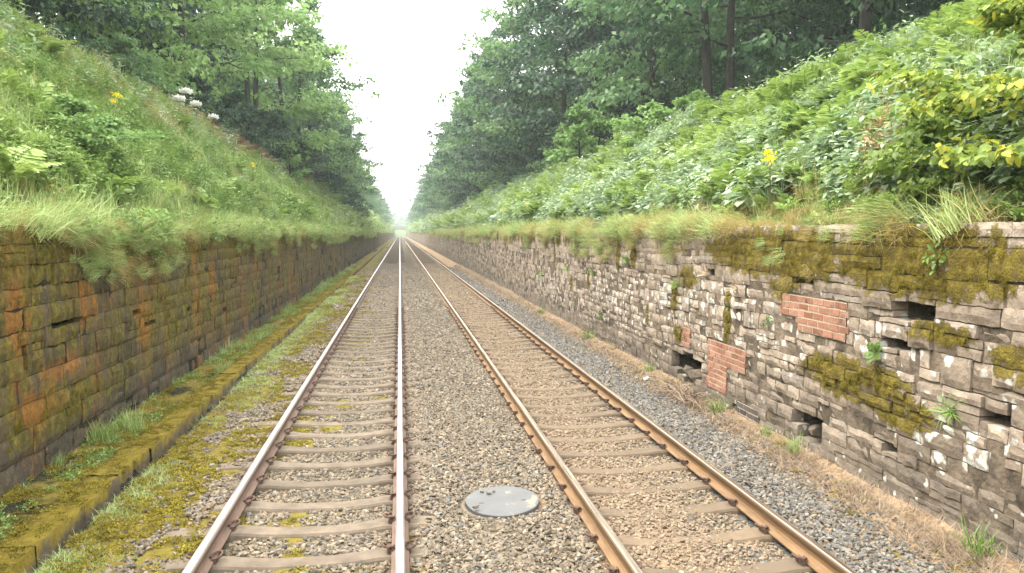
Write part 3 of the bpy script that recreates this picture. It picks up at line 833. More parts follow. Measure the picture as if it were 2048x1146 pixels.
def build_ballast():
    rs = np.random.default_rng(42)
    Ps, Sc, Ti = [], [], []
    for (y0, y1, dens, size) in ((3.5, 13, 1250, 0.050), (13, 26, 620, 0.068), (26, 60, 190, 0.11)):
        n = int(dens * (y1 - y0) * 7.3)
        x = rs.uniform(-2.82, 4.5, n); y = rs.uniform(y0, y1, n)
        keep = np.ones(n, bool)
        m = moss_ground(x, y)
        keep &= ~((m > 0.62) & (rs.random(n) < 0.93))
        for rx in RAILS: keep &= np.abs(x - rx) > 0.082
        ph = np.abs(((y - PH + PITCH / 2) % PITCH) - PITCH / 2)
        onl = (ph < 0.125) & (x > -1.62) & (x < 0.12)
        keep &= ~(onl & (rs.random(n) < 0.985))
        keep &= ~((ph < 0.11) & (x >= 0.12) & (x < 0.3) & (rs.random(n) < 0.6))
        onr = (ph < 0.11) & (x > 1.6) & (x < 3.27)
        keep &= ~(onr & (rs.random(n) < 0.25))
        keep &= ~((x > 4.2) & (rs.random(n) < 0.55 + (x - 4.2)))
        keep &= ((x - 0.96) / 0.42) ** 2 + ((y - 7.38) / 0.42) ** 2 > 1
        x, y = x[keep], y[keep]; n = len(x)
        z = gz(x, y) + rs.uniform(-0.006, 0.014, n) + np.where((x < -1.66) & (x > -2.1) | (x > 0.22) & (x < 0.6) | (x > 1.05) & (x < 1.6) | (x > 3.27) & (x < 3.75), 0.012, 0)
        fam = np.zeros(n)
        wob = (fbm(x * 2, y * 1.5, 88) - 0.5) * 0.5
        tan = sstep(1.5, 1.8, x + wob) * (1 - sstep(3.15, 3.4, x + wob * 0.6))
        tanp = np.where(rs.random(n) < tan * 0.93, 1, 0)
        blue = np.where((x > 3.2) & (rs.random(n) < 0.75), 2, 0)
        fam = np.where(blue > 0, 2, tanp)
        fam = np.where((x < 1.5) & (rs.random(n) < 0.10), 2, fam)
        sh = np.clip(rs.beta(2.0, 2.6, n), 0, 0.99)
        rust = (np.abs(x + 1.505) < 0.35) | (np.abs(x) < 0.25)
        fam = np.where(rust & (rs.random(n) < 0.35), 1, fam)
        Ps.append(np.stack([x, y, z], 1)); Sc.append(size * rs.uniform(0.6, 1.35, n) * np.where((x > 1.6) & (x < 3.25), 0.85, 1.0)); Ti.append(fam + sh)
    P = np.concatenate(Ps); n = len(P)
    rot = rs.uniform(-1, 1, (n, 3)) * np.array([0.7, 0.7, 3.14])
    scatter('ballast', stone_objs(), P, rot, np.concatenate(Sc), rs.integers(0, 7, n), np.concatenate(Ti), 'loose brown, sandy and blue grey ballast stones around both tracks', 'gravel')
build_ballast()

# round cover on the ballast between the tracks
def build_cover():
    root = empty('drain_cover', (0.96, 7.38, 0.0))
    tag(root, 'round pale grey drain cover lying in the ballast between the two tracks', 'drain cover')
    mb = MB(); a = np.linspace(0, 2 * np.pi, 49)
    rr = [0.0, 0.2, 0.335, 0.348, 0.35, 0.35]; zz = [0.052, 0.052, 0.052, 0.049, 0.042, -0.06]
    A, Ri = np.meshgrid(a, rr, indexing='ij'); Z = np.broadcast_to(zz, A.shape)
    wob = 1 + 0.012 * np.sin(3 * A + 1) + 0.008 * np.sin(7 * A)
    mb.add(np.stack([np.cos(A) * Ri * wob, np.sin(A) * Ri * 1.1 * wob, Z], -1).reshape(-1, 3), grid_quads(49, 6), 0)
    k = NT('cover_concrete'); p = k.pos()
    col = k.ramp(k.noise(p, 3, 5), [(0.3, (0.076, 0.078, 0.078)), (0.7, (0.098, 0.098, 0.095))])
    rust = k.maprange(k.noise(p, 5.2, 3, 0.6), 0.62, 0.72)
    col = k.mix(k.math('MULTIPLY', rust, 0.7), col, (0.34, 0.25, 0.14))
    k.fin(col, 0.6, 0.35); k.bump(k.noise(p, 50, 4), 0.2, 0.004)
    fr = MB(); A2, R2 = np.meshgrid(a, [0.352, 0.356, 0.385, 0.392, 0.394], indexing='ij'); Z2 = np.broadcast_to([-0.06, 0.008, 0.008, 0.002, -0.08], A2.shape)
    fr.add(np.stack([np.cos(A2) * R2, np.sin(A2) * R2 * 1.1, Z2], -1).reshape(-1, 3), grid_quads(49, 5), 0)
    fr.build('frame', flat_mat('cover_frame', (0.07, 0.055, 0.04), (0.16, 0.125, 0.09), 12), root)
    for sx_ in (-0.2, 0.2):
        lh = MB(); lh.box((sx_ - 0.022, -0.05, 0.0515), (sx_ + 0.022, -0.03, 0.0535)); lh.build('lifting_slot', M['clip'], root).rotation_euler = (R(2), R(-1.5), 0)
    d = mb.build('lid', k.mat, root, smooth=False)
    d.rotation_euler = (R(2), R(-1.5), 0)
    fs = stone_objs()[:3]
    sm = flat_mat('lid_stone', (0.09, 0.075, 0.06), (0.2, 0.165, 0.12), 30)
    for i, (x, y, s) in enumerate(((-0.11, 0.17, 0.06), (-0.06, 0.22, 0.05), (-0.27, -0.22, 0.07), (-0.17, 0.23, 0.045))):
        me = fs[i % 3].data.copy(); me.materials.clear(); me.materials.append(sm)
        o = bpy.data.objects.new('stone', me); COL.objects.link(o)
        o.location = (0.96 + x, 7.38 + y, 0.052 + s * 0.32); o.scale = (s, s, s); o.rotation_euler = (0.1, 0.2, i * 1.3)
        tag(o, 'small brown ballast stone lying on the round grey drain cover', 'stone', 'ballast stones on the drain cover')
    o = bpy.data.objects.new('stone', fs[1].data.copy()); COL.objects.link(o)
    o.data.materials.clear(); o.data.materials.append(M['white_rock'])
    o.location = (4.28, 13.4, 0.03); o.scale = (0.12, 0.15, 0.12)
    tag(o, 'white stone lying at the edge of the ballast before the broken wall hole', 'stone')
build_cover()

# ------------------------------------------------------------------ plants used by the scatters and by single plants
def p_grass(seed, n, h, spread, mat, lean=(0.05, 0.5), curl=(0.3, 1.5), wid=(0.006, 0.014), seeds=False):
    rs = np.random.default_rng(seed); mb = MB()
    a = rs.uniform(0, 2 * np.pi, n); r = spread * np.sqrt(rs.random(n))
    P = np.stack([np.cos(a) * r, np.sin(a) * r, np.full(n, -0.03)], 1)
    add_blades(mb, P, rs.uniform(0, 2 * np.pi, n), rs.uniform(0.55, 1.1, n) * h, rs.uniform(*wid, n), rs.uniform(*lean, n), rs.uniform(*curl, n), 0, rs.random(n))
    return mb

def p_herb(seed, stems, h, leaf, spread, pairs=7, wr=0.5):
    rs = np.random.default_rng(seed); mb = MB()
    for s in range(stems):
        a = rs.uniform(0, 6.28); r = spread * math.sqrt(rs.random()); hh = h * rs.uniform(0.6, 1.1)
        b = np.array([math.cos(a) * r, math.sin(a) * r, -0.03]); ln = rs.normal(0, 0.16, 2)
        f = np.linspace(0, 1, 5)
        pts = b + np.stack([ln[0] * f ** 1.5 * hh, ln[1] * f ** 1.5 * hh, f * hh], 1)
        mb.tube(pts, np.linspace(0.006, 0.002, 5), 4, 0, tint=0.4)
        fs = np.linspace(0.15, 1.0, pairs); az0 = rs.uniform(0, 6.28)
        P, D, N, L = [], [], [], []
        for i, ff in enumerate(fs):
            pos = b + np.array([ln[0] * ff ** 1.5 * hh, ln[1] * ff ** 1.5 * hh, ff * hh])
            for sg in (0, math.pi):
                az = az0 + i * 1.57 + sg + rs.normal(0, 0.3); el = rs.normal(0.1, 0.3)
                D.append((math.cos(az) * math.cos(el), math.sin(az) * math.cos(el), math.sin(el))); P.append(pos)
                N.append((-math.cos(az) * 0.2 + rs.normal(0, .2), -math.sin(az) * 0.2 + rs.normal(0, .2), 1)); L.append(leaf * rs.uniform(0.6, 1.15) * (1.1 - 0.5 * ff))
        L = np.array(L)
        round_leaves(mb, P, D, N, L, L * wr, 0.12, 0.2, 0, np.clip(rs.normal(0.5, 0.22, len(P)) + 0.1, 0, 1))
    return mb

def p_broad(seed, n, leaf, h, spread):
    rs = np.random.default_rng(seed); mb = MB()
    a = rs.uniform(0, 6.28, n); r = spread * np.sqrt(rs.random(n)); z = h * rs.uniform(0.3, 1.0, n) * (1.05 - 0.45 * r / spread)
    P = np.stack([np.cos(a) * r, np.sin(a) * r, z], 1)
    az = a + rs.normal(0, 0.7, n); el = rs.normal(0.0, 0.25, n)
    D = np.stack([np.cos(az) * np.cos(el), np.sin(az) * np.cos(el), np.sin(el)], 1)
    N = np.stack([rs.normal(0, .25, n), rs.normal(0, .25, n), np.ones(n)], 1)
    L = leaf * rs.uniform(0.55, 1.2, n)
    round_leaves(mb, P, D, N, L, L * rs.uniform(0.5, 0.75, n), 0.1, 0.22, 0, rs.random(n))
    for i in range(0, n, 3):
        mb.tube([(P[i, 0] * 0.2, P[i, 1] * 0.2, -0.03), (P[i, 0] * 0.7, P[i, 1] * 0.7, P[i, 2] * 0.7), tuple(P[i])], 0.006, 4, 0, tint=0.35)
    return mb

def p_fern(seed, n, ln, lw=0.12):
    rs = np.random.default_rng(seed); mb = MB()
    for i in range(n):
        az = i * 6.28 / n + rs.normal(0, 0.25); L = ln * rs.uniform(0.7, 1.1); lean = rs.uniform(0.3, 0.7); curl = rs.uniform(0.7, 1.3)
        m = 14; p = np.array([0, 0, -0.03.__float__()]); pts = [p.copy()]
        h = np.array([math.cos(az), math.sin(az), 0])
        for k in range(m):
            an = lean + curl * (k / m) ** 1.3
            p = p + (h * math.sin(an) + np.array([0, 0, 1]) * math.cos(an)) * L / m; pts.append(p.copy())
        pts = np.array(pts); mb.tube(pts[::2], np.linspace(0.005, 0.002, len(pts[::2])), 4, 0, tint=0.5)
        tan = nrm(np.gradient(pts, axis=0)); s = np.array([-math.sin(az), math.cos(az), 0])
        f = np.linspace(0.2, 1, m - 2); prof = np.sin(np.pi * np.clip(f * 0.9 + 0.08, 0, 1)) ** 0.7 * L * 0.32
        for sg in (1, -1):
            P = pts[3:]; T = tan[3:]
            D = s * sg + T * 0.45 + rs.normal(0, 0.08, P.shape)
            N = np.cross(T, s) + rs.normal(0, .15, P.shape); N = N * np.sign(N[:, 2:3] + 1e-6)
            round_leaves(mb, P, D, N, prof, prof * 0.30 + 0.012, 0.1, 0.15, 0, rs.normal(0.5, 0.2, len(P)).clip(0, 1))
    return mb

def p_clump(seed, n, leaf, rx, rz, wr=0.6):
    rs = np.random.default_rng(seed); mb = MB()
    d = nrm(rs.normal(size=(n, 3))); d[:, 2] = np.abs(d[:, 2])
    P = d * (rs.random((n, 1)) ** 0.45) * np.array([rx, rx, rz])
    D = nrm(d + rs.normal(0, 0.7, (n, 3)) + np.array([0, 0, -0.2])); N = d + rs.normal(0, .5, (n, 3)) + np.array([0, 0, 0.9])
    L = leaf * rs.uniform(0.6, 1.2, n)
    round_leaves(mb, P, D, N, L, L * wr, 0.12, 0.2, 0, np.clip(rs.normal(0.5, 0.25, n), 0, 1))
    return mb

def src(name, mb, mat):
    return mb.build(name, mat, link=False)

SRC = [  # order is alphabetical so that the index picks the plant
    src('a_grass_tuft', p_grass(1, 66, 0.50, 0.22, None, wid=(0.006, 0.015)), M['s_grass']),                       # 0
    src('b_grass_tuft', p_grass(2, 80, 0.62, 0.26, None, curl=(0.4, 1.8), wid=(0.005, 0.014)), M['s_grass']),       # 1
    src('c_dry_grass', p_grass(3, 80, 0.52, 0.22, None, lean=(0.1, 0.8), curl=(0.4, 2.0), wid=(0.003, 0.009)), M['s_dry']),   # 2
    src('d_nettle', p_herb(4, 7, 0.75, 0.15, 0.24), M['s_herb']),                              # 3
    src('e_nettle', p_herb(5, 6, 0.6, 0.11, 0.2, 6, 0.6), M['s_herb']),                        # 4
    src('f_broadleaf', p_broad(6, 30, 0.24, 0.55, 0.4), M['s_broad']),                         # 5
    src('g_broadleaf', p_herb(7, 6, 0.8, 0.24, 0.3, 6, 0.42), M['s_broad']),                   # 6
    src('h_fern', p_fern(8, 8, 0.85), M['s_fern']),                                            # 7
    src('i_fern', p_fern(9, 7, 1.0), M['s_fern']),                                             # 8
    src('j_bramble', p_clump(10, 130, 0.085, 0.4, 0.4), M['s_herb']),                          # 9
    src('k_dead_fern', p_fern(11, 6, 0.7), M['s_brown']),                                      # 10
    src('l_dry_stalks', p_herb(12, 6, 0.8, 0.08, 0.25, 9, 0.35), M['s_dry']),                  # 11
    src('m_low_weed', p_clump(13, 60, 0.05, 0.16, 0.12), M['s_herb']),                         # 12
    src('n_moss_cushion', p_clump(14, 150, 0.022, 0.11, 0.05, 0.8), M['s_moss']),              # 13
    src('o_short_grass', p_grass(15, 40, 0.14, 0.12, None, lean=(0.1, 0.9), wid=(0.003, 0.007)), M['s_grass']),   # 14
    src('p_straw', p_grass(16, 34, 0.26, 0.2, None, lean=(0.9, 1.5), curl=(0.0, 0.6), wid=(0.003, 0.008)), M['s_straw']),   # 15
]
ALL = SRC

def copies(objs):
    return [bpy.data.objects.new(o.name, o.data) for o in objs]

def pick(rs, n, table):
    ids = np.array([t[0] for t in table]); p = np.array([t[1] for t in table], float); p /= p.sum()
    return rs.choice(ids, n, p=p)

def undergrowth(side):
    rs = np.random.default_rng(77 if side < 0 else 78)
    fn = slope_left if side < 0 else slope_right
    x_in, x_out = (4.15, 11.5) if side < 0 else (5.02, 13.0)
    P, I, S, T = [], [], [], []
    for (y0, y1, dens, sc) in ((1, 16, 30, 0.78), (16, 34, 20, 0.88), (34, 70, 9.5, 1.15), (70, 140, 3.2, 1.8), (140, 330, 0.8, 3.0), (330, 640, 0.3, 4.5)):
        n = int(dens * (y1 - y0) * (x_out - x_in))
        d = rs.uniform(0, x_out - x_in, n); y = rs.uniform(y0, y1, n)
        x = side * (x_in + d)
        f1 = fbm(x * 0.45 + 9, y * 0.3, 101 + side, 3); f2 = fbm(x * 0.8, y * 0.5, 111 + side, 3)
        if side < 0:
            i = pick(rs, n, [(0, 7), (1, 8), (7, 1.0), (9, 3), (4, 4), (3, 1.5), (2, 1.6), (11, 0.6), (6, 0.5)])
            nett = (f1 > 0.455) & (d > 0.5) & (d < 4.2) & (y < 40); i = np.where(nett & (rs.random(n) < 0.85), pick(rs, n, [(3, 4), (4, 4), (9, 3)]), i)
            dry = (f2 > 0.56) & (d > 3.0); i = np.where(dry & (rs.random(n) < 0.65), pick(rs, n, [(11, 3), (2, 2), (6, 1)]), i)
            dead = (y > 40) & (y < 85) & (d > 3.9) & (d < 5.6); i = np.where(dead & (rs.random(n) < 0.75), 10, i)
            edge = d < 0.45; i = np.where(edge & (rs.random(n) < 0.8), pick(rs, n, [(1, 3), (2, 2.5), (0, 2.5), (9, 2.5), (4, 2), (12, 1)]), i)
        else:
            i = pick(rs, n, [(5, 5), (6, 6), (3, 2), (7, 1.3), (9, 2), (1, 1.5)])
            gr = (f1 > 0.52) & (d > 0.8); i = np.where(gr & (rs.random(n) < 0.8), pick(rs, n, [(1, 6), (7, 2), (8, 1), (0, 4), (2, .6)]), i)
            near = (y < 11) & (d > 2); i = np.where(near & (rs.random(n) < 0.6), pick(rs, n, [(1, 6), (8, 1), (0, 4), (2, 1)]), i)
            edge = d < 0.6; i = np.where(edge & (rs.random(n) < 0.85), pick(rs, n, [(0, 3), (1, 3), (2, 3), (15, 1), (7, 1.5), (9, 2), (5, 1.5)]), i)
            st = (f2 > 0.58) & (d < 1.6) & (y < 20); i = np.where(st & (rs.random(n) < 0.6), pick(rs, n, [(2, 3), (11, 1)]), i)
        s = sc * rs.uniform(0.65, 1.25, n) * np.where(edge, (0.75 if side < 0 else 0.58) if y1 < 40 else 0.55, 1.0)
        sh = 1 - 0.45 * sstep(5.5, 7, d); s = s * sh
        P.append(np.stack([x, y, fn(x, y)], 1)); I.append(i); S.append(s)
        t = np.clip(0.5 + (f2 - 0.5) * 1.3 + rs.normal(0, 0.2, n), 0, 1); T.append(t)
    P = np.concatenate(P); n = len(P)
    rot = np.stack([rs.normal(0, 0.12, n), rs.normal(0, 0.12, n) - side * 0.25, rs.uniform(0, 6.28, n)], 1)
    # plants that spill over the lip of the wall
    m = 1500
    y = np.concatenate([rs.uniform(2, 30, 900), rs.uniform(30, 100, 600)])
    lip = (WALL_L - 0.02) if side < 0 else (WALL_R + 0.03)
    x = np.full(m, lip) - (-side) * rs.uniform(0.0, 0.25, m)
    dens = fbm(y * 0.7, y * 0, 131 + side) + rs.normal(0, 0.12, m)
    keep = dens > (0.42 if side < 0 else 0.55)
    if side > 0: keep &= ~((y < 13.5) & (rs.random(m) < 0.6))
    x, y = x[keep], y[keep]; m = len(x)
    P2 = np.stack([x, y, np.full(m, TOP - 0.02) + rs.uniform(-0.08, 0.05, m)], 1)
    r2 = np.stack([rs.normal(0, 0.3, m), -side * rs.uniform(0.3, 1.5, m), rs.normal(0, 0.4, m)], 1)
    i2 = pick(rs, m, [(0, 3), (1, 4), (2, 3), (9, 1.5), (4, 1)]) if side < 0 else pick(rs, m, [(0, 3), (1, 3), (2, 5)])
    s2 = rs.uniform(0.45, 0.95, m) * np.where(y > 30, 1.2, 1.0)
    m3 = 1700 if side < 0 else 1500
    y = np.concatenate([rs.uniform(3, 32, m3 // 2), rs.uniform(32, 130, m3 - m3 // 2)])
    hang = fbm(y * 0.45, y * 0 + 3, 141 + side, 3) + rs.normal(0, .05, m3)
    kp = hang > (0.44 if side < 0 else 0.47)
    if side > 0: kp &= (y > 13) | (rs.random(m3) < 0.15)
    y = y[kp]; hang = hang[kp]; m3 = len(y)
    drop = rs.random(m3) ** 1.4 * np.clip((hang - 0.38) * 2.8, 0.05, 0.7)
    P3 = np.stack([np.full(m3, lip) - side * 0.03, y, TOP - drop], 1)
    r3 = np.stack([rs.normal(0, .25, m3), -side * rs.uniform(0.9, 2.3, m3), rs.normal(0, .3, m3)], 1)
    i3 = pick(rs, m3, [(0, 3), (1, 3), (2, 4), (9, .9), (12, 1.5)]) if side < 0 else pick(rs, m3, [(0, 2), (1, 2), (2, 5)])
    s3 = rs.uniform(0.2, 0.5, m3) * np.where(y > 32, 1.3, 1.0)
    P2 = np.concatenate([P2, P3]); r2 = np.concatenate([r2, r3]); i2 = np.concatenate([i2, i3]); s2 = np.concatenate([s2, s3]); m = m + m3
    P = np.concatenate([P, P2]); rot = np.concatenate([rot, r2]); I = np.concatenate(I + [i2]); S = np.concatenate(S + [s2]); T = np.concatenate(T + [rs.random(m)])
    scatter('undergrowth', copies(ALL), P, rot, S, I, T,
            'nettles, ferns and long grass covering the steep left bank' if side < 0 else 'grey green broad leaves and grass covering the right bank', 'undergrowth')
undergrowth(-1)
undergrowth(1)

def ground_weeds():
    rs = np.random.default_rng(91)
    P, I, S, R_, T = [], [], [], [], []
    def put(x, y, z, i, s, t=None):
        n = len(x); P.append(np.stack([x, y, z], 1)); I.append(np.broadcast_to(i, (n,))); S.append(s)
        R_.append(np.stack([rs.normal(0, .1, n), rs.normal(0, .1, n), rs.uniform(0, 6.28, n)], 1)); T.append(rs.random(n) if t is None else t)
    # strip between left wall and kerb
    n = 3800; y = 3 + 60 * rs.random(n) ** 1.6; x = rs.uniform(-3.78, -3.2, n)
    kp = fbm(y * 0.9, x * 2, 141) + rs.normal(0, .08, n) > 0.42; x, y = x[kp], y[kp]; n = len(x)
    put(x, y, gz(x, y), pick(rs, n, [(12, 3), (14, 1.8), (0, 0.2), (13, 9)]), rs.uniform(0.35, 0.8, n) * np.where(y > 30, 1.4, 1))
    # moss and fine grass between kerb and rail
    n = 5200; y = 3 + 45 * rs.random(n) ** 1.7; x = rs.uniform(-2.75, -1.2, n)
    kp = moss_ground(x, y) + rs.normal(0, .1, n) > 0.72; x, y = x[kp], y[kp]; n = len(x)
    gr = fbm(x * 1.2, y * 0.5, 151) > 0.53
    put(x, y, gz(x, y) - 0.012, np.where(gr & (x < -2.0) & (rs.random(n) < 0.6), 14, 13), rs.uniform(0.45, 1.0, n) * np.where(y > 25, 1.6, 1))
    n = 5200; y = 3 + 45 * rs.random(n) ** 1.7; x = -2.74 + np.abs(rs.normal(0, 0.2, n))
    kp = fbm(y * 0.55, x * 0.4, 171) + rs.normal(0, .05, n) > 0.52; x, y = x[kp], y[kp]; n = len(x)
    put(x, y, gz(x, y) - 0.015, 14, rs.uniform(0.4, 0.85, n) * np.where(y > 25, 1.6, 1), 0.5 + 0.5 * rs.random(n))
    # moss along the kerb top
    n = 1300; y = 3 + 50 * rs.random(n) ** 1.6; x = rs.uniform(-3.25, -2.93, n)
    put(x, y, np.full(n, 0.048), 13, rs.uniform(0.3, 0.75, n))
    # straw and dead grass along the foot of the right wall
    n = 2600; y = 3 + 60 * rs.random(n) ** 1.6; x = rs.normal(4.45, 0.13, n).clip(4.1, 4.74)
    put(x, y, gz(x, y) - 0.005, pick(rs, n, [(15, 9), (13, 0.5), (14, 0.15)]), rs.uniform(0.4, 1.0, n) * np.where(y > 30, 1.5, 1))
    # moss between the sleepers beside the left rail
    n = 900; y = 3 + 30 * rs.random(n) ** 1.4; x = rs.uniform(-1.42, 0.1, n)
    ph = np.abs(((y - PH + PITCH / 2) % PITCH) - PITCH / 2)
    kp = (moss_ground(x, y) + rs.normal(0, .08, n) > 0.6) & (ph > 0.15); x, y = x[kp], y[kp]; n = len(x)
    put(x, y, gz(x, y) - 0.01, 13, rs.uniform(0.4, 0.9, n))
    for (face, mf, n, thr, y1) in ((face_r, moss_r, 7500, 0.62, 24), (face_l, moss_l, 6000, 0.56, 22)):
        y = 3.5 + (y1 - 3.5) * rs.random(n) ** 1.3; t = rs.uniform(0.2, TOP - 0.05, n)
        kp = mf(y, t) * 0.85 + (fbm(y * 4.5, t * 6, 181, 4) - 0.5) * 1.1 + rs.normal(0, .05, n) > thr; y, t = y[kp], t[kp]; n = len(y)
        q = face(y, t, np.full(n, 0.012))
        put(q[:, 0], y, t, 13, rs.uniform(0.16, 0.42, n))
        R_[-1] = np.stack([rs.normal(0, .15, n), np.full(n, R(-80) if face is face_r else R(80)), 0 * y], 1)
        T[-1] = rs.random(n) * (0.85 if face is face_r else 0.5)
    P = np.concatenate(P); S = np.concatenate(S)
    scatter('moss_and_weeds', copies(ALL), P, np.concatenate(R_), S, np.concatenate(I), np.concatenate(T), 'low moss, weeds and straw along the edges of the trackbed', 'weeds')
ground_weeds()

# ------------------------------------------------------------------ trees
def make_tree(seed, H, Rad, clear, leaf, nl, per, mats, forks=1, flat=0.42):
    """returns (trunk mesh, crown mesh): tapered trunk, limbs, branchlets, layered leaf sprays"""
    rs = np.random.default_rng(seed)
    tb, cb = MB(), MB()
    C = []
    for fk in range(forks):
        a0 = rs.uniform(0, 6.28); off = (0.35 * np.array([math.cos(a0), math.sin(a0)])) if forks > 1 else np.zeros(2)
        f = np.linspace(0, 1, 9); HH = H * (0.92 if fk == 0 else rs.uniform(0.7, 0.9))
        w = np.cumsum(rs.normal(0, 0.035 * H / 9, (9, 2)), 0); w -= w[0]
        lean = off * (1 + 1.2 * f[:, None] * (forks > 1))
        tr = np.stack([w[:, 0] + lean[:, 0], w[:, 1] + lean[:, 1], f * HH - 0.4], 1)
        r0 = 0.013 * H + 0.03
        tb.tube(tr, r0 * (1 - 0.88 * f ** 0.8), 8)
        n = nl // forks
        for i in range(n):
            ff = clear + (0.98 - clear) * ((i + rs.random()) / n) ** 0.85
            z0 = ff * HH
            k = ff * 8; b = np.array([np.interp(k, range(9), tr[:, j]) for j in range(3)])
            az = i * 2.4 + rs.normal(0, 0.35)
            rel = (ff - clear) / (1 - clear)
            prof = (0.55 + 0.45 * math.sin(math.pi * min(1, rel * 0.9 + 0.25))) * (1 - 0.62 * max(0, rel - 0.45) / 0.55)
            ln = Rad * prof * rs.uniform(0.75, 1.15)
            el = rs.uniform(0.1, 0.5) + 0.7 * rel ** 2
            m = 6; g = np.linspace(0, 1, m)
            hx = np.array([math.cos(az), math.sin(az), 0])
            up = math.tan(el) * g - 0.25 * g ** 2
            pts = b + ln * (g[:, None] * hx * math.cos(el) + np.stack([0 * g, 0 * g, up * math.cos(el)], 1))
            pts[1:, :] += rs.normal(0, 0.035 * ln, (m - 1, 3))
            rl = r0 * (1 - 0.88 * ff ** 0.8) * 0.42
            tb.tube(pts, np.linspace(rl, rl * 0.2, m), 5)
            for g0 in np.arange(0.3, 1.01, 0.14):
                p = np.array([np.interp(g0 * (m - 1), range(m), pts[:, j]) for j in range(3)])
                C.append(p)
                for sd in (-1, 1):
                    ba = az + sd * rs.uniform(0.5, 1.2); bl = ln * rs.uniform(0.18, 0.42) * (1.15 - 0.4 * g0)
                    q = p + bl * np.array([math.cos(ba), math.sin(ba), rs.uniform(-0.25, 0.45)])
                    if True: tb.tube([p, (p + q) / 2 + rs.normal(0, .04, 3), q], [rl * 0.25, rl * 0.15, 0.006], 3)
                    C.append(q)
    C = np.array(C); nC = len(C)
    N_ = nC * per
    cid = np.repeat(np.arange(nC), per)
    cs = rs.uniform(0.6, 1.35, nC) * Rad * 0.15
    d = nrm(rs.normal(size=(N_, 3))) * rs.random((N_, 1)) ** 0.5
    P = C[cid] + d * cs[cid][:, None] * np.array([1, 1, flat])
    P[:, 2] -= 0.25 * cs[cid] * (d[:, 0] ** 2 + d[:, 1] ** 2)
    out = P - np.array([0, 0, H * 0.5]); out[:, 2] *= 0.3
    D = nrm(nrm(out) * 0.7 + rs.normal(0, 0.7, (N_, 3)) + np.array([0, 0, -0.25]))
    Nn = nrm(out) * 0.35 + np.array([0, 0, 1.0]) + rs.normal(0, 0.45, (N_, 3))
    L = leaf * rs.uniform(0.6, 1.25, N_)
    ct = rs.normal(0.5, 0.2, nC)
    (round_leaves if H < 3 else add_leaves)(cb, P, D, Nn, L, L * rs.uniform(0.55, 0.85, N_), 0.14, 0.2, 0, np.clip(ct[cid] + rs.normal(0, 0.17, N_), 0, 1))
    return tb.mesh('trunk', [M['bark']]), cb.mesh('crown', [mats])

TREE = {
    'dark_a': make_tree(201, 15, 4.6, 0.14, 0.26, 30, 22, M['leaf_dark'], 1, 0.34),
    'dark_b': make_tree(202, 17, 4.9, 0.20, 0.27, 32, 22, M['leaf_dark'], 2, 0.34),
    'dark_c': make_tree(203, 13, 4.2, 0.10, 0.25, 28, 22, M['leaf_dark'], 1, 0.34),
    'mid_a': make_tree(204, 15, 4.6, 0.13, 0.26, 32, 22, M['leaf_mid'], 1, 0.34),
    'mid_b': make_tree(205, 12, 4.0, 0.06, 0.24, 30, 22, M['leaf_mid'], 2, 0.34),
    'light_a': make_tree(206, 15, 4.8, 0.18, 0.24, 34, 24, M['leaf_light'], 1, 0.32),
    'light_b': make_tree(207, 12, 4.0, 0.06, 0.23, 30, 24, M['leaf_light'], 2, 0.34),
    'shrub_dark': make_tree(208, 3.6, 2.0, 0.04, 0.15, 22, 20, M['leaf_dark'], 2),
    'shrub_mid': make_tree(209, 3.2, 1.8, 0.04, 0.14, 22, 20, M['leaf_mid'], 2),
    'sapling': make_tree(210, 3.4, 1.15, 0.10, 0.20, 18, 9, M['leaf_light'], 2, 0.25),
    'bush_yellow': make_tree(211, 2.0, 1.3, 0.04, 0.095, 28, 20, M['leaf_yellow'], 2, 0.4),
    'bush_green': make_tree(212, 1.9, 1.2, 0.08, 0.10, 20, 16, M['leaf_light'], 2),
}
def plant(kind, x, y, s, label, group=None, name='tree', cat='tree', sz=None, rz=None, fn=None, sink=0.1):
    fn = fn or (slope_left if x < 0 else slope_right)
    z = float(fn(np.array([x]), np.array([y]))[0]) - sink
    o = empty(name, (x, y, z), random.uniform(0, 6.28) if rz is None else rz)
    o.scale = (s, s, s * (sz or random.uniform(0.92, 1.1)))
    tag(o, label, cat, group)
    tm, cmh = TREE[kind]
    shr = name != 'tree'
    for nm, me in (('stem' if shr else 'trunk', tm), ('foliage' if shr else 'crown', cmh)):
        c = bpy.data.objects.new(nm, me); COL.objects.link(c); c.parent = o
    return o

GL, GR = 'trees of the wood along the left bank', 'trees of the wood along the right bank'
# left: the near dark corner, then the big pale trees, then the row that walls in the sky
plant('dark_b', -13.5, 24.5, 1.0, 'dark tree filling the upper left corner above the near bank', GL)
plant('dark_a', -12.8, 31, 0.95, 'dark tree with brownish leaves just right of the upper left corner', GL)
plant('light_b', -14.3, 40, 1.3, 'pale yellowish tree between the dark corner trees and the big sycamore', GL)
plant('light_a', -12.0, 48, 1.3, 'large light green sycamore with a visible dark stem, above the white flowers', GL)
plant('light_b', -10.2, 61, 1.65, 'tall tree with bright tips standing behind the small sapling on the left bank', GL)
plant('mid_b', -9.0, 71, 1.5, 'tall feathery tree whose crown edges the sky at the top left of the gap', GL)
lab_l = 'green tree in the long even row edging the left side of the sky gap'
lab_lb = 'dark tree crowded behind the front row of the left wood'
kinds_l = ['mid_a', 'dark_a', 'mid_b', 'dark_c', 'light_a', 'dark_b']
y = 79.0; i = 0
while y < 132:
    plant(kinds_l[i % 6], -8.4 + random.uniform(-.5, .4), y, random.uniform(1.0, 1.2) * (1.0 if y < 100 else 0.85), lab_l, GL); y += random.uniform(6, 8); i += 1
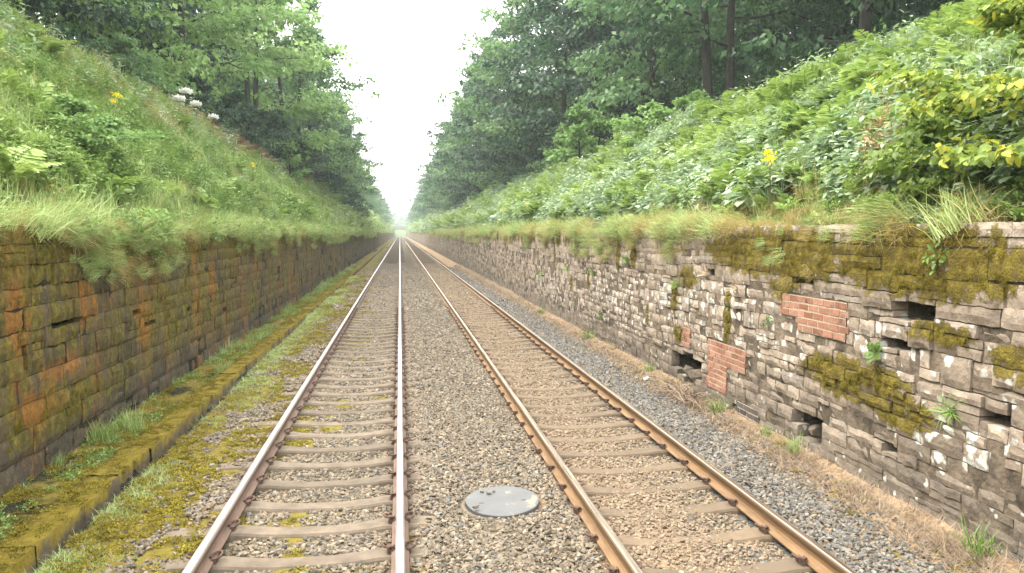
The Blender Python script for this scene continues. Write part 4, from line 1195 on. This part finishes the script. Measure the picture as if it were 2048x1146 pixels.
while y < 620:
    s = random.uniform(0.68, 0.85) if y < 300 else random.uniform(0.75, 0.95)
    plant(kinds_l[i % 6], -8.2 + random.uniform(-.8, .6) - 0.004 * (y - 130) * (y < 240), y, s, 'small distant tree on the far left bank, paled by haze', 'distant trees of the left bank'); y += random.uniform(9, 13); i += 1
for rowx, y0, y1, st in ((-17.5, 22, 150, 7.5), (-23, 20, 120, 9.0)):
    y = y0
    while y < y1:
        plant(random.choice(['dark_a', 'dark_b', 'mid_a', 'dark_c']), rowx + random.uniform(-1.2, 1.2), y, random.uniform(1.1, 1.35), lab_lb, GL); y += random.uniform(0.85, 1.15) * st
# shaded bushes at the left wood edge
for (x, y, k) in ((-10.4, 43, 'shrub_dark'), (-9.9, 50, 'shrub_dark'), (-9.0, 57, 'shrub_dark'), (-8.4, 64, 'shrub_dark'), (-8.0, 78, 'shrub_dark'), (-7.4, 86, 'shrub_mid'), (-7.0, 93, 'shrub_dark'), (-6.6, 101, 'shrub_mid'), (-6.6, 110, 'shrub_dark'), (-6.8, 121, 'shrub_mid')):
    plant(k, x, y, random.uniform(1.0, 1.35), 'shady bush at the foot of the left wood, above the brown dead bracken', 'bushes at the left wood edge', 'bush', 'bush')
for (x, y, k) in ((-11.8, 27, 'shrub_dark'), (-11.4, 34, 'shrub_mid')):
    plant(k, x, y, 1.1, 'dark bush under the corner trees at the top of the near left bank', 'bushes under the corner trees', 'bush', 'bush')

# right
plant('dark_b', 15.5, 17.5, 1.05, 'darkest tree at the upper right, over the brightest green bank', GR)
plant('dark_a', 15.0, 24.5, 1.1, 'dark tree whose thin trunk shows against deep shade on the right', GR)
plant('dark_b', 13.4, 33, 1.05, 'dark tree with a stout black trunk showing above the right bank', GR)
plant('mid_a', 13.2, 41.5, 1.05, 'tree with rusty green leaves left of the black trunk on the right bank', GR)
plant('dark_c', 12.3, 50, 1.35, 'tall tree with its crown against the sky at the top right of the gap', GR)
plant('dark_a', 12.2, 59, 1.35, 'blue green tree behind the tall right hand tree at the sky gap', GR)
lab_r = 'green tree in the sloping row edging the right side of the sky gap'
lab_rb = 'dark tree crowded behind the front row of the right wood'
kinds_r = ['mid_a', 'dark_a', 'dark_c', 'mid_b', 'dark_b', 'dark_a']
y = 67.0; i = 0
while y < 190:
    plant(kinds_r[i % 6], 11.2 + random.uniform(-.5, .4) - min(1.6, max(0, (y - 80) * 0.022)), y, random.uniform(1.15, 1.3) if y < 110 else random.uniform(1.05, 1.2), lab_r, GR); y += random.uniform(6, 8); i += 1
while y < 620:
    plant(kinds_r[i % 6], 9.4 + random.uniform(-.6, .6), y, random.uniform(0.9, 1.08), 'small distant tree on the far right bank, paled by haze', 'distant trees of the right bank'); y += random.uniform(9, 13); i += 1
for rowx, y0, y1, st in ((20, 13, 150, 7.0), (26, 12, 120, 9.0), (33, 15, 100, 10)):
    y = y0
    while y < y1:
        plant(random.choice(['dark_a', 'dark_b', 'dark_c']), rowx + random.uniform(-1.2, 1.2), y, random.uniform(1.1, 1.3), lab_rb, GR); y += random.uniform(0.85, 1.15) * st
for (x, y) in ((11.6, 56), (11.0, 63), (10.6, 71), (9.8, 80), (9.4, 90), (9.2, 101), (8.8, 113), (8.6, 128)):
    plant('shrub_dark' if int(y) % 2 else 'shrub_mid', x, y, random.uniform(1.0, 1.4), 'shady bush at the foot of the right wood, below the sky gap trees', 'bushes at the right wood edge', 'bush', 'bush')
plant('bush_green', 10.1, 29.2, 1.5, 'rounded light green bush before the black trunk on the right bank', None, 'bush', 'bush', 0.8)
plant('sapling', 9.6, 41.2, 1.35, 'bright tipped sapling at the edge of the right wood', None, 'sapling', 'sapling', 1.0)
plant('sapling', 9.4, 46, 1.25, 'shorter pale sapling left of the bright tipped one on the right bank', None, 'sapling', 'sapling', 1.0)
plant('sapling', -6.9, 57, 1.2, 'small pale green sapling standing out before dark shade on the left bank', None, 'sapling', 'sapling', 1.0)
plant('bush_yellow', 6.35, 6.5, 0.95, 'yellow leaved bush hanging over the near end of the right wall', None, 'bush', 'bush', 0.95, 0.4)
plant('bush_yellow', 6.05, 7.6, 0.9, 'smaller yellow green bush behind the yellow one on the right bank', None, 'bush', 'bush', 0.95, 2.2)
plant('bush_green', -5.7, 15.5, 0.75, 'leafy green nettle bush bulging from the middle of the near left bank', None, 'bush', 'bush', 0.8)

def hillside():
    X, Y = np.meshgrid(np.linspace(-90, 90, 46), np.linspace(600, 900, 40), indexing='ij')
    Z = -0.1 + 0.075 * np.clip(Y - 615, 0, None) * (0.75 + 0.5 * fbm(X * 0.03, Y * 0.03, 4))
    mb = MB(); mb.add(np.stack([X, Y, Z], -1).reshape(-1, 3), grid_quads(46, 40), 0)
    k = NT('far_grass'); p = k.pos()
    k.fin(k.ramp(k.noise(p, 0.4, 6, 0.7), [(0.3, (0.05, 0.085, 0.025)), (0.7, (0.11, 0.16, 0.05))]), 0.95, 0.1)
    o = mb.build('hillside', k.mat, smooth=True); tag(o, 'pale green rise of ground beyond the far bridge', 'hill', kind='structure')
hillside()
# wood beyond the bridge that closes the view
for (x, s) in ((-15, 1.4), (-9, 1.3), (-4, 1.1), (1, 0.95), (5, 1.0), (10, 1.2), (15, 1.4)):
    plant('mid_a', x, 690 + random.uniform(-15, 15), s, 'pale hazy tree beyond the far stone bridge', 'trees beyond the bridge', fn=lambda a, b: 0 * a + 5.0)

# ------------------------------------------------------------------ single plants
def single(name, mbuild, mat, loc, rot, s, label, cat, group=None):
    o = mbuild.build(name, mat); o.location = loc; o.rotation_euler = rot; o.scale = (s, s, s)
    tag(o, label, cat, group); return o
def tuft(x, y, s, label, seed, mat='o_grass', z=None, rot=(0, 0, 0), h=0.34, n=60):
    y = ry(y)
    z = float(gz(np.array([x]), np.array([y]))[0]) if z is None else z
    single('grass_tuft', p_grass(seed, n, h, 0.10, None, lean=(0.1, 0.7), curl=(0.3, 1.3)), M[mat], (x, y, z), rot, s, label, 'grass tuft', 'grass tufts along the right wall')
tuft(4.5, 11.3, 1.0, 'bright green grass tuft at the wall foot beside the stepped brick repair', 1)
tuft(4.52, 9.15, 0.9, 'green grass tuft below the dark hole at the foot of the right wall', 2)
tuft(4.55, 9.9, 0.6, 'small sparse grass tuft between the two larger tufts by the right wall', 3)
tuft(4.5, 19.2, 1.0, 'green grass tuft far along the foot of the right wall', 4)
tuft(4.5, 25.5, 1.0, 'farthest small green tuft at the foot of the right wall', 5)
tuft(4.55, 14.6, 0.8, 'thin grass tuft left of the dead twigs at the wall foot', 6)
tuft(4.55, 6.2, 1.0, 'grass tuft in the straw at the near end of the right wall', 7)
def wall_plant(y, t, s, label, kind, mat):
    mbb = p_grass(int(y * 10), 40, 0.3, 0.05, None, lean=(0.1, 1.0), curl=(0.6, 1.8)) if kind == 'g' else (p_fern(int(y * 10), 7, 0.34) if kind == 'f' else p_clump(int(y * 10), 60, 0.06, 0.14, 0.12))
    single('wall_plant', mbb, M[mat], (WALL_R + 0.05 * t / TOP - 0.0, ry(y), t), (0, R(-62), 0), s, label, 'wall plant', 'plants rooted in the right wall')
wall_plant(6.75, 1.05, 0.9, 'pale green grass growing out of the wall near the right edge', 'g', 'o_grass')
wall_plant(7.85, 1.38, 0.45, 'dark green fern in the joints below the long black gap', 'f', 'o_herb')
wall_plant(12.3, 1.95, 0.8, 'straw coloured weed hanging below the top moss patch', 'g', 'o_dry')
wall_plant(11.2, 1.8, 0.8, 'dry golden weed beside the top moss patch above the upper bricks', 'g', 'o_dry')
wall_plant(13.6, 1.7, 0.9, 'green weed above the large white lichen patch', 'g', 'o_grass')
wall_plant(10.2, 1.45, 0.6, 'small light green weed left of the upper brick repair', 'c', 'o_herb')
wall_plant(7.0, 2.35, 1.0, 'broad green leaves hanging on the mossy top below the yellow bush', 'c', 'o_herb')
wall_plant(19.5, 1.6, 1.0, 'yellow green weed high in the middle stretch of the wall', 'g', 'o_grass')
wall_plant(22.5, 1.55, 1.1, 'yellowish weed farther along the middle of the wall', 'g', 'o_grass')
wall_plant(16.6, 2.0, 1.0, 'weed trailing beside the twin brown moss streaks', 'g', 'o_grass')
wall_plant(26.5, 1.2, 1.1, 'green weed low in the distant stretch of the wall', 'g', 'o_grass')
wall_plant(18.6, 0.65, 0.9, 'green weed above a small hole low in the wall', 'c', 'o_herb')

# dead twigs at the broken hole
def twigs():
    rs = np.random.default_rng(8); mb = MB()
    for i in range(85):
        b = np.array([rs.normal(4.42, 0.12), rs.normal(11.9, 0.42), 0.03]); a = rs.uniform(0, 6.28); l = rs.uniform(0.35, 0.9)
        d = np.array([math.cos(a) * 0.5, math.sin(a), rs.uniform(0.1, 0.75)]); g = np.linspace(0, 1, 5)[:, None]
        pts = b + d * l * g + np.array([0, 0, -0.4]) * l * g ** 2 + rs.normal(0, 0.02, (5, 3)); pts[:, 2] = np.maximum(pts[:, 2], 0.03)
        pts[:, 0] = np.minimum(pts[:, 0], 4.68)
        mb.tube(pts, np.linspace(0.010, 0.004, 5), 4, 0, tint=rs.random())
    o = mb.build('twig_heap', M['twig'])
    tag(o, 'heap of dead pale twigs at the broken hole in the right wall', 'twigs')
    st = stone_objs()
    for i, (x, y, z, s) in enumerate(((4.78, 12.2, 0.30, 0.4), (4.76, 12.7, 0.26, 0.34), (4.62, 11.8, 0.1, 0.28), (4.6, 11.4, 0.09, 0.26), (4.8, 8.6, 0.28, 0.26))):
        me = st[i].data.copy(); me.materials.clear(); me.materials.append(M['fallen'])
        q = bpy.data.objects.new('fallen_stone', me); COL.objects.link(q); q.location = (x, y, z); q.scale = (s, s, s); q.rotation_euler = (0.2, 0.1, i)
        tag(q, 'loose brown stone fallen from the broken hole in the right wall' if i < 4 else 'loose stone in the smaller hole below the mid moss patch', 'stone', 'stones fallen out of the wall')
M['twig'] = flat_mat('dead_twig', (0.14, 0.10, 0.07), (0.30, 0.23, 0.16), 8)
M['fallen'] = flat_mat('fallen_stone_face', (0.09, 0.07, 0.05), (0.2, 0.155, 0.11), 12, bump=0.8, bd=0.02)
twigs()

# white umbels and yellow flowers
def umbel(x, y, h, label):
    fn = slope_left if x < 0 else slope_right
    z = float(fn(np.array([x]), np.array([y]))[0])
    root = empty('hogweed', (x, y, z), random.uniform(0, 6)); tag(root, label, 'flower', 'white umbel flowers on the left bank')
    mb = MB(); mb.tube([(0, 0, -.05), (0.03, 0.01, h * .5), (0.02, 0.03, h)], [0.012, 0.01, 0.006], 5)
    rs = np.random.default_rng(int(y * 7)); fl = MB()
    for i in range(14):
        a = i * 2.4; r = 0.2 * math.sqrt((i + .5) / 14); c = np.array([0.02 + math.cos(a) * r, 0.03 + math.sin(a) * r, h + 0.1 - r * 0.3])
        mb.tube([(0.02, 0.03, h), tuple(c)], 0.003, 3)
        n = 18; b = rs.uniform(0, 6.28, n)
        P = c + rs.normal(0, 0.025, (n, 3))
        add_leaves(fl, P, rs.normal(0, 1, (n, 3)), rs.normal(0, 1, (n, 3)) + np.array([0, -0.6, 0.6]), 0.085, 0.07, 0.05, 0.05)
    mb.build('stalk', M['stem'], root); fl.build('flower_head', M['petal_white'], root)
for (x, y, h, l) in ((-8.2, 33, 1.3, 'highest white umbel flower at the crest of the left bank'), (-8.2, 34.6, 1.1, 'white umbel flower just below the highest one on the left crest'), (-8.2, 32.2, 0.9, 'low white umbel flower left of the tall ones on the left crest'), (-8.2, 37.5, 1.15, 'white umbel flower nearest the brown dead bracken')):
    umbel(x, y, h, l)
def ragwort(x, y, h, label):
    fn = slope_left if x < 0 else slope_right
    z = float(fn(np.array([x]), np.array([y]))[0])
    root = empty('ragwort', (x, y, z), random.uniform(0, 6)); tag(root, label, 'flower', 'yellow flowers on the banks')
    st = MB(); fl = MB(); rs = np.random.default_rng(int(y * 11))
    for s in range(3):
        d = rs.normal(0, .05, 2); t = np.array([d[0], d[1], h * rs.uniform(.85, 1.05)])
        st.tube([(0, 0, -.05), tuple(t * .5), tuple(t)], [0.006, .005, .003], 4)
        n = 44; b = rs.uniform(0, 6.28, n)
        P = t + rs.normal(0, 1, (n, 3)) * np.array([.045, .045, .02])
        add_leaves(fl, P, rs.normal(0, 1, (n, 3)), rs.normal(0, 1, (n, 3)) + np.array([0, -0.6, 0.6]), 0.042, 0.028, 0.05, 0.1)
    st.build('stalk', M['stem'], root); fl.build('flower_head', M['petal_yellow'], root)
for (x, y, h, l) in ((-5.9, 34, 1.1, 'single yellow flower low on the left bank'), (-6.3, 19.5, 1.1, 'yellow flower on the left bank above the nettles'), (5.45, 11.2, .95, 'yellow flower low on the right bank above the mossy wall top'), (5.6, 35, .9, 'yellow flower above the middle of the right wall'), (5.7, 45, .9, 'yellow flower farther along above the right wall'), (5.6, 60, 1.0, 'farthest yellow flower above the right wall')):
    ragwort(x, y, h, l)
def dock(x, y, s, label):
    z = float(slope_right(np.array([x]), np.array([y]))[0])
    single('dock_plant', p_herb(int(y * 13), 6, 1.1, 0.15, 0.25, 10, 0.5), M['leaf_red'], (x, y, z), (0, 0, 0), s, label, 'dock', 'reddish docks on the right bank')
dock(5.75, 8.9, 1.1, 'reddish orange dock plant left of the yellow bush')
dock(6.2, 9.6, 1.1, 'faded red dock plant higher up beside the yellow bush')

# ------------------------------------------------------------------ far bridge and marker post
def bridge():
    root = empty('bridge', (0.0, 548, 0)); tag(root, 'small grey stone arch bridge across the far end of the cutting', 'bridge')
    k = flat_mat('bridge_stone', (0.16, 0.13, 0.12), (0.26, 0.22, 0.2), 3)
    mb = MB(); n = 24; cx, hw, spring, crown, top = 0.2, 4.9, 2.2, 4.9, 6.9
    a = np.linspace(np.pi, 0, n); xs = cx + hw * np.cos(a); zs = spring + (crown - spring) * np.sin(a)
    xs = np.concatenate([[-16, cx - hw], xs, [cx + hw, 16]]); zs = np.concatenate([[-0.3, -0.3], zs, [-0.3, -0.3]])
    m = len(xs); v = []
    for y in (0, 6):
        for x, z in zip(xs, zs): v += [(x, y, z), (x, y, top - 0.9)]
    q = []
    for i in range(m - 1):
        b = 2 * i; q.append((b, b + 2, b + 3, b + 1)); b2 = 2 * m + b; q.append((b2, b2 + 1, b2 + 3, b2 + 2)); q.append((b, b2, b2 + 2, b + 2)); q.append((b + 1, b + 3, b2 + 3, b2 + 1))
    mb.add(v, q); mb.build('arch', k, root)
    for y in (-0.08, 5.7):
        p = MB(); p.box((-16, y, top - 0.9), (16, y + 0.4, top)); p.box((-16, y - 0.06, top), (16, y + 0.46, top + 0.16)); p.build('parapet', k, root)
bridge()
def post():
    root = empty('marker_post', (4.3, 430, 0)); tag(root, 'pale yellow marker post at the far end of the right wall', 'post')
    k = flat_mat('post_paint', (0.55, 0.5, 0.2), (0.65, 0.6, 0.3), 5)
    mb = MB(); mb.tube([(0, 0, -0.2), (0, 0, 2.0)], [0.09, 0.09], 8); mb.build('pole', k, root)
    mb = MB(); mb.box((-0.18, -0.13, 2.0), (0.18, -0.09, 2.6)); mb.build('plate', k, root)
post()

# ------------------------------------------------------------------ haze
hm = bpy.data.materials.new('haze_air'); hm.use_nodes = True
t = hm.node_tree; t.nodes.clear()
ho = t.nodes.new('ShaderNodeOutputMaterial'); pv = t.nodes.new('ShaderNodeVolumePrincipled')
pv.inputs['Color'].default_value = (0.86, 0.95, 0.93, 1); pv.inputs['Density'].default_value = 0.00072
t.links.new(pv.outputs[0], ho.inputs['Volume'])
mb = MB(); mb.box((-300, -60, -1.3), (300, 1520, 48))
hz = mb.build('haze', hm); tag(hz, 'thin pale summer haze filling the cutting', 'haze', kind='stuff')
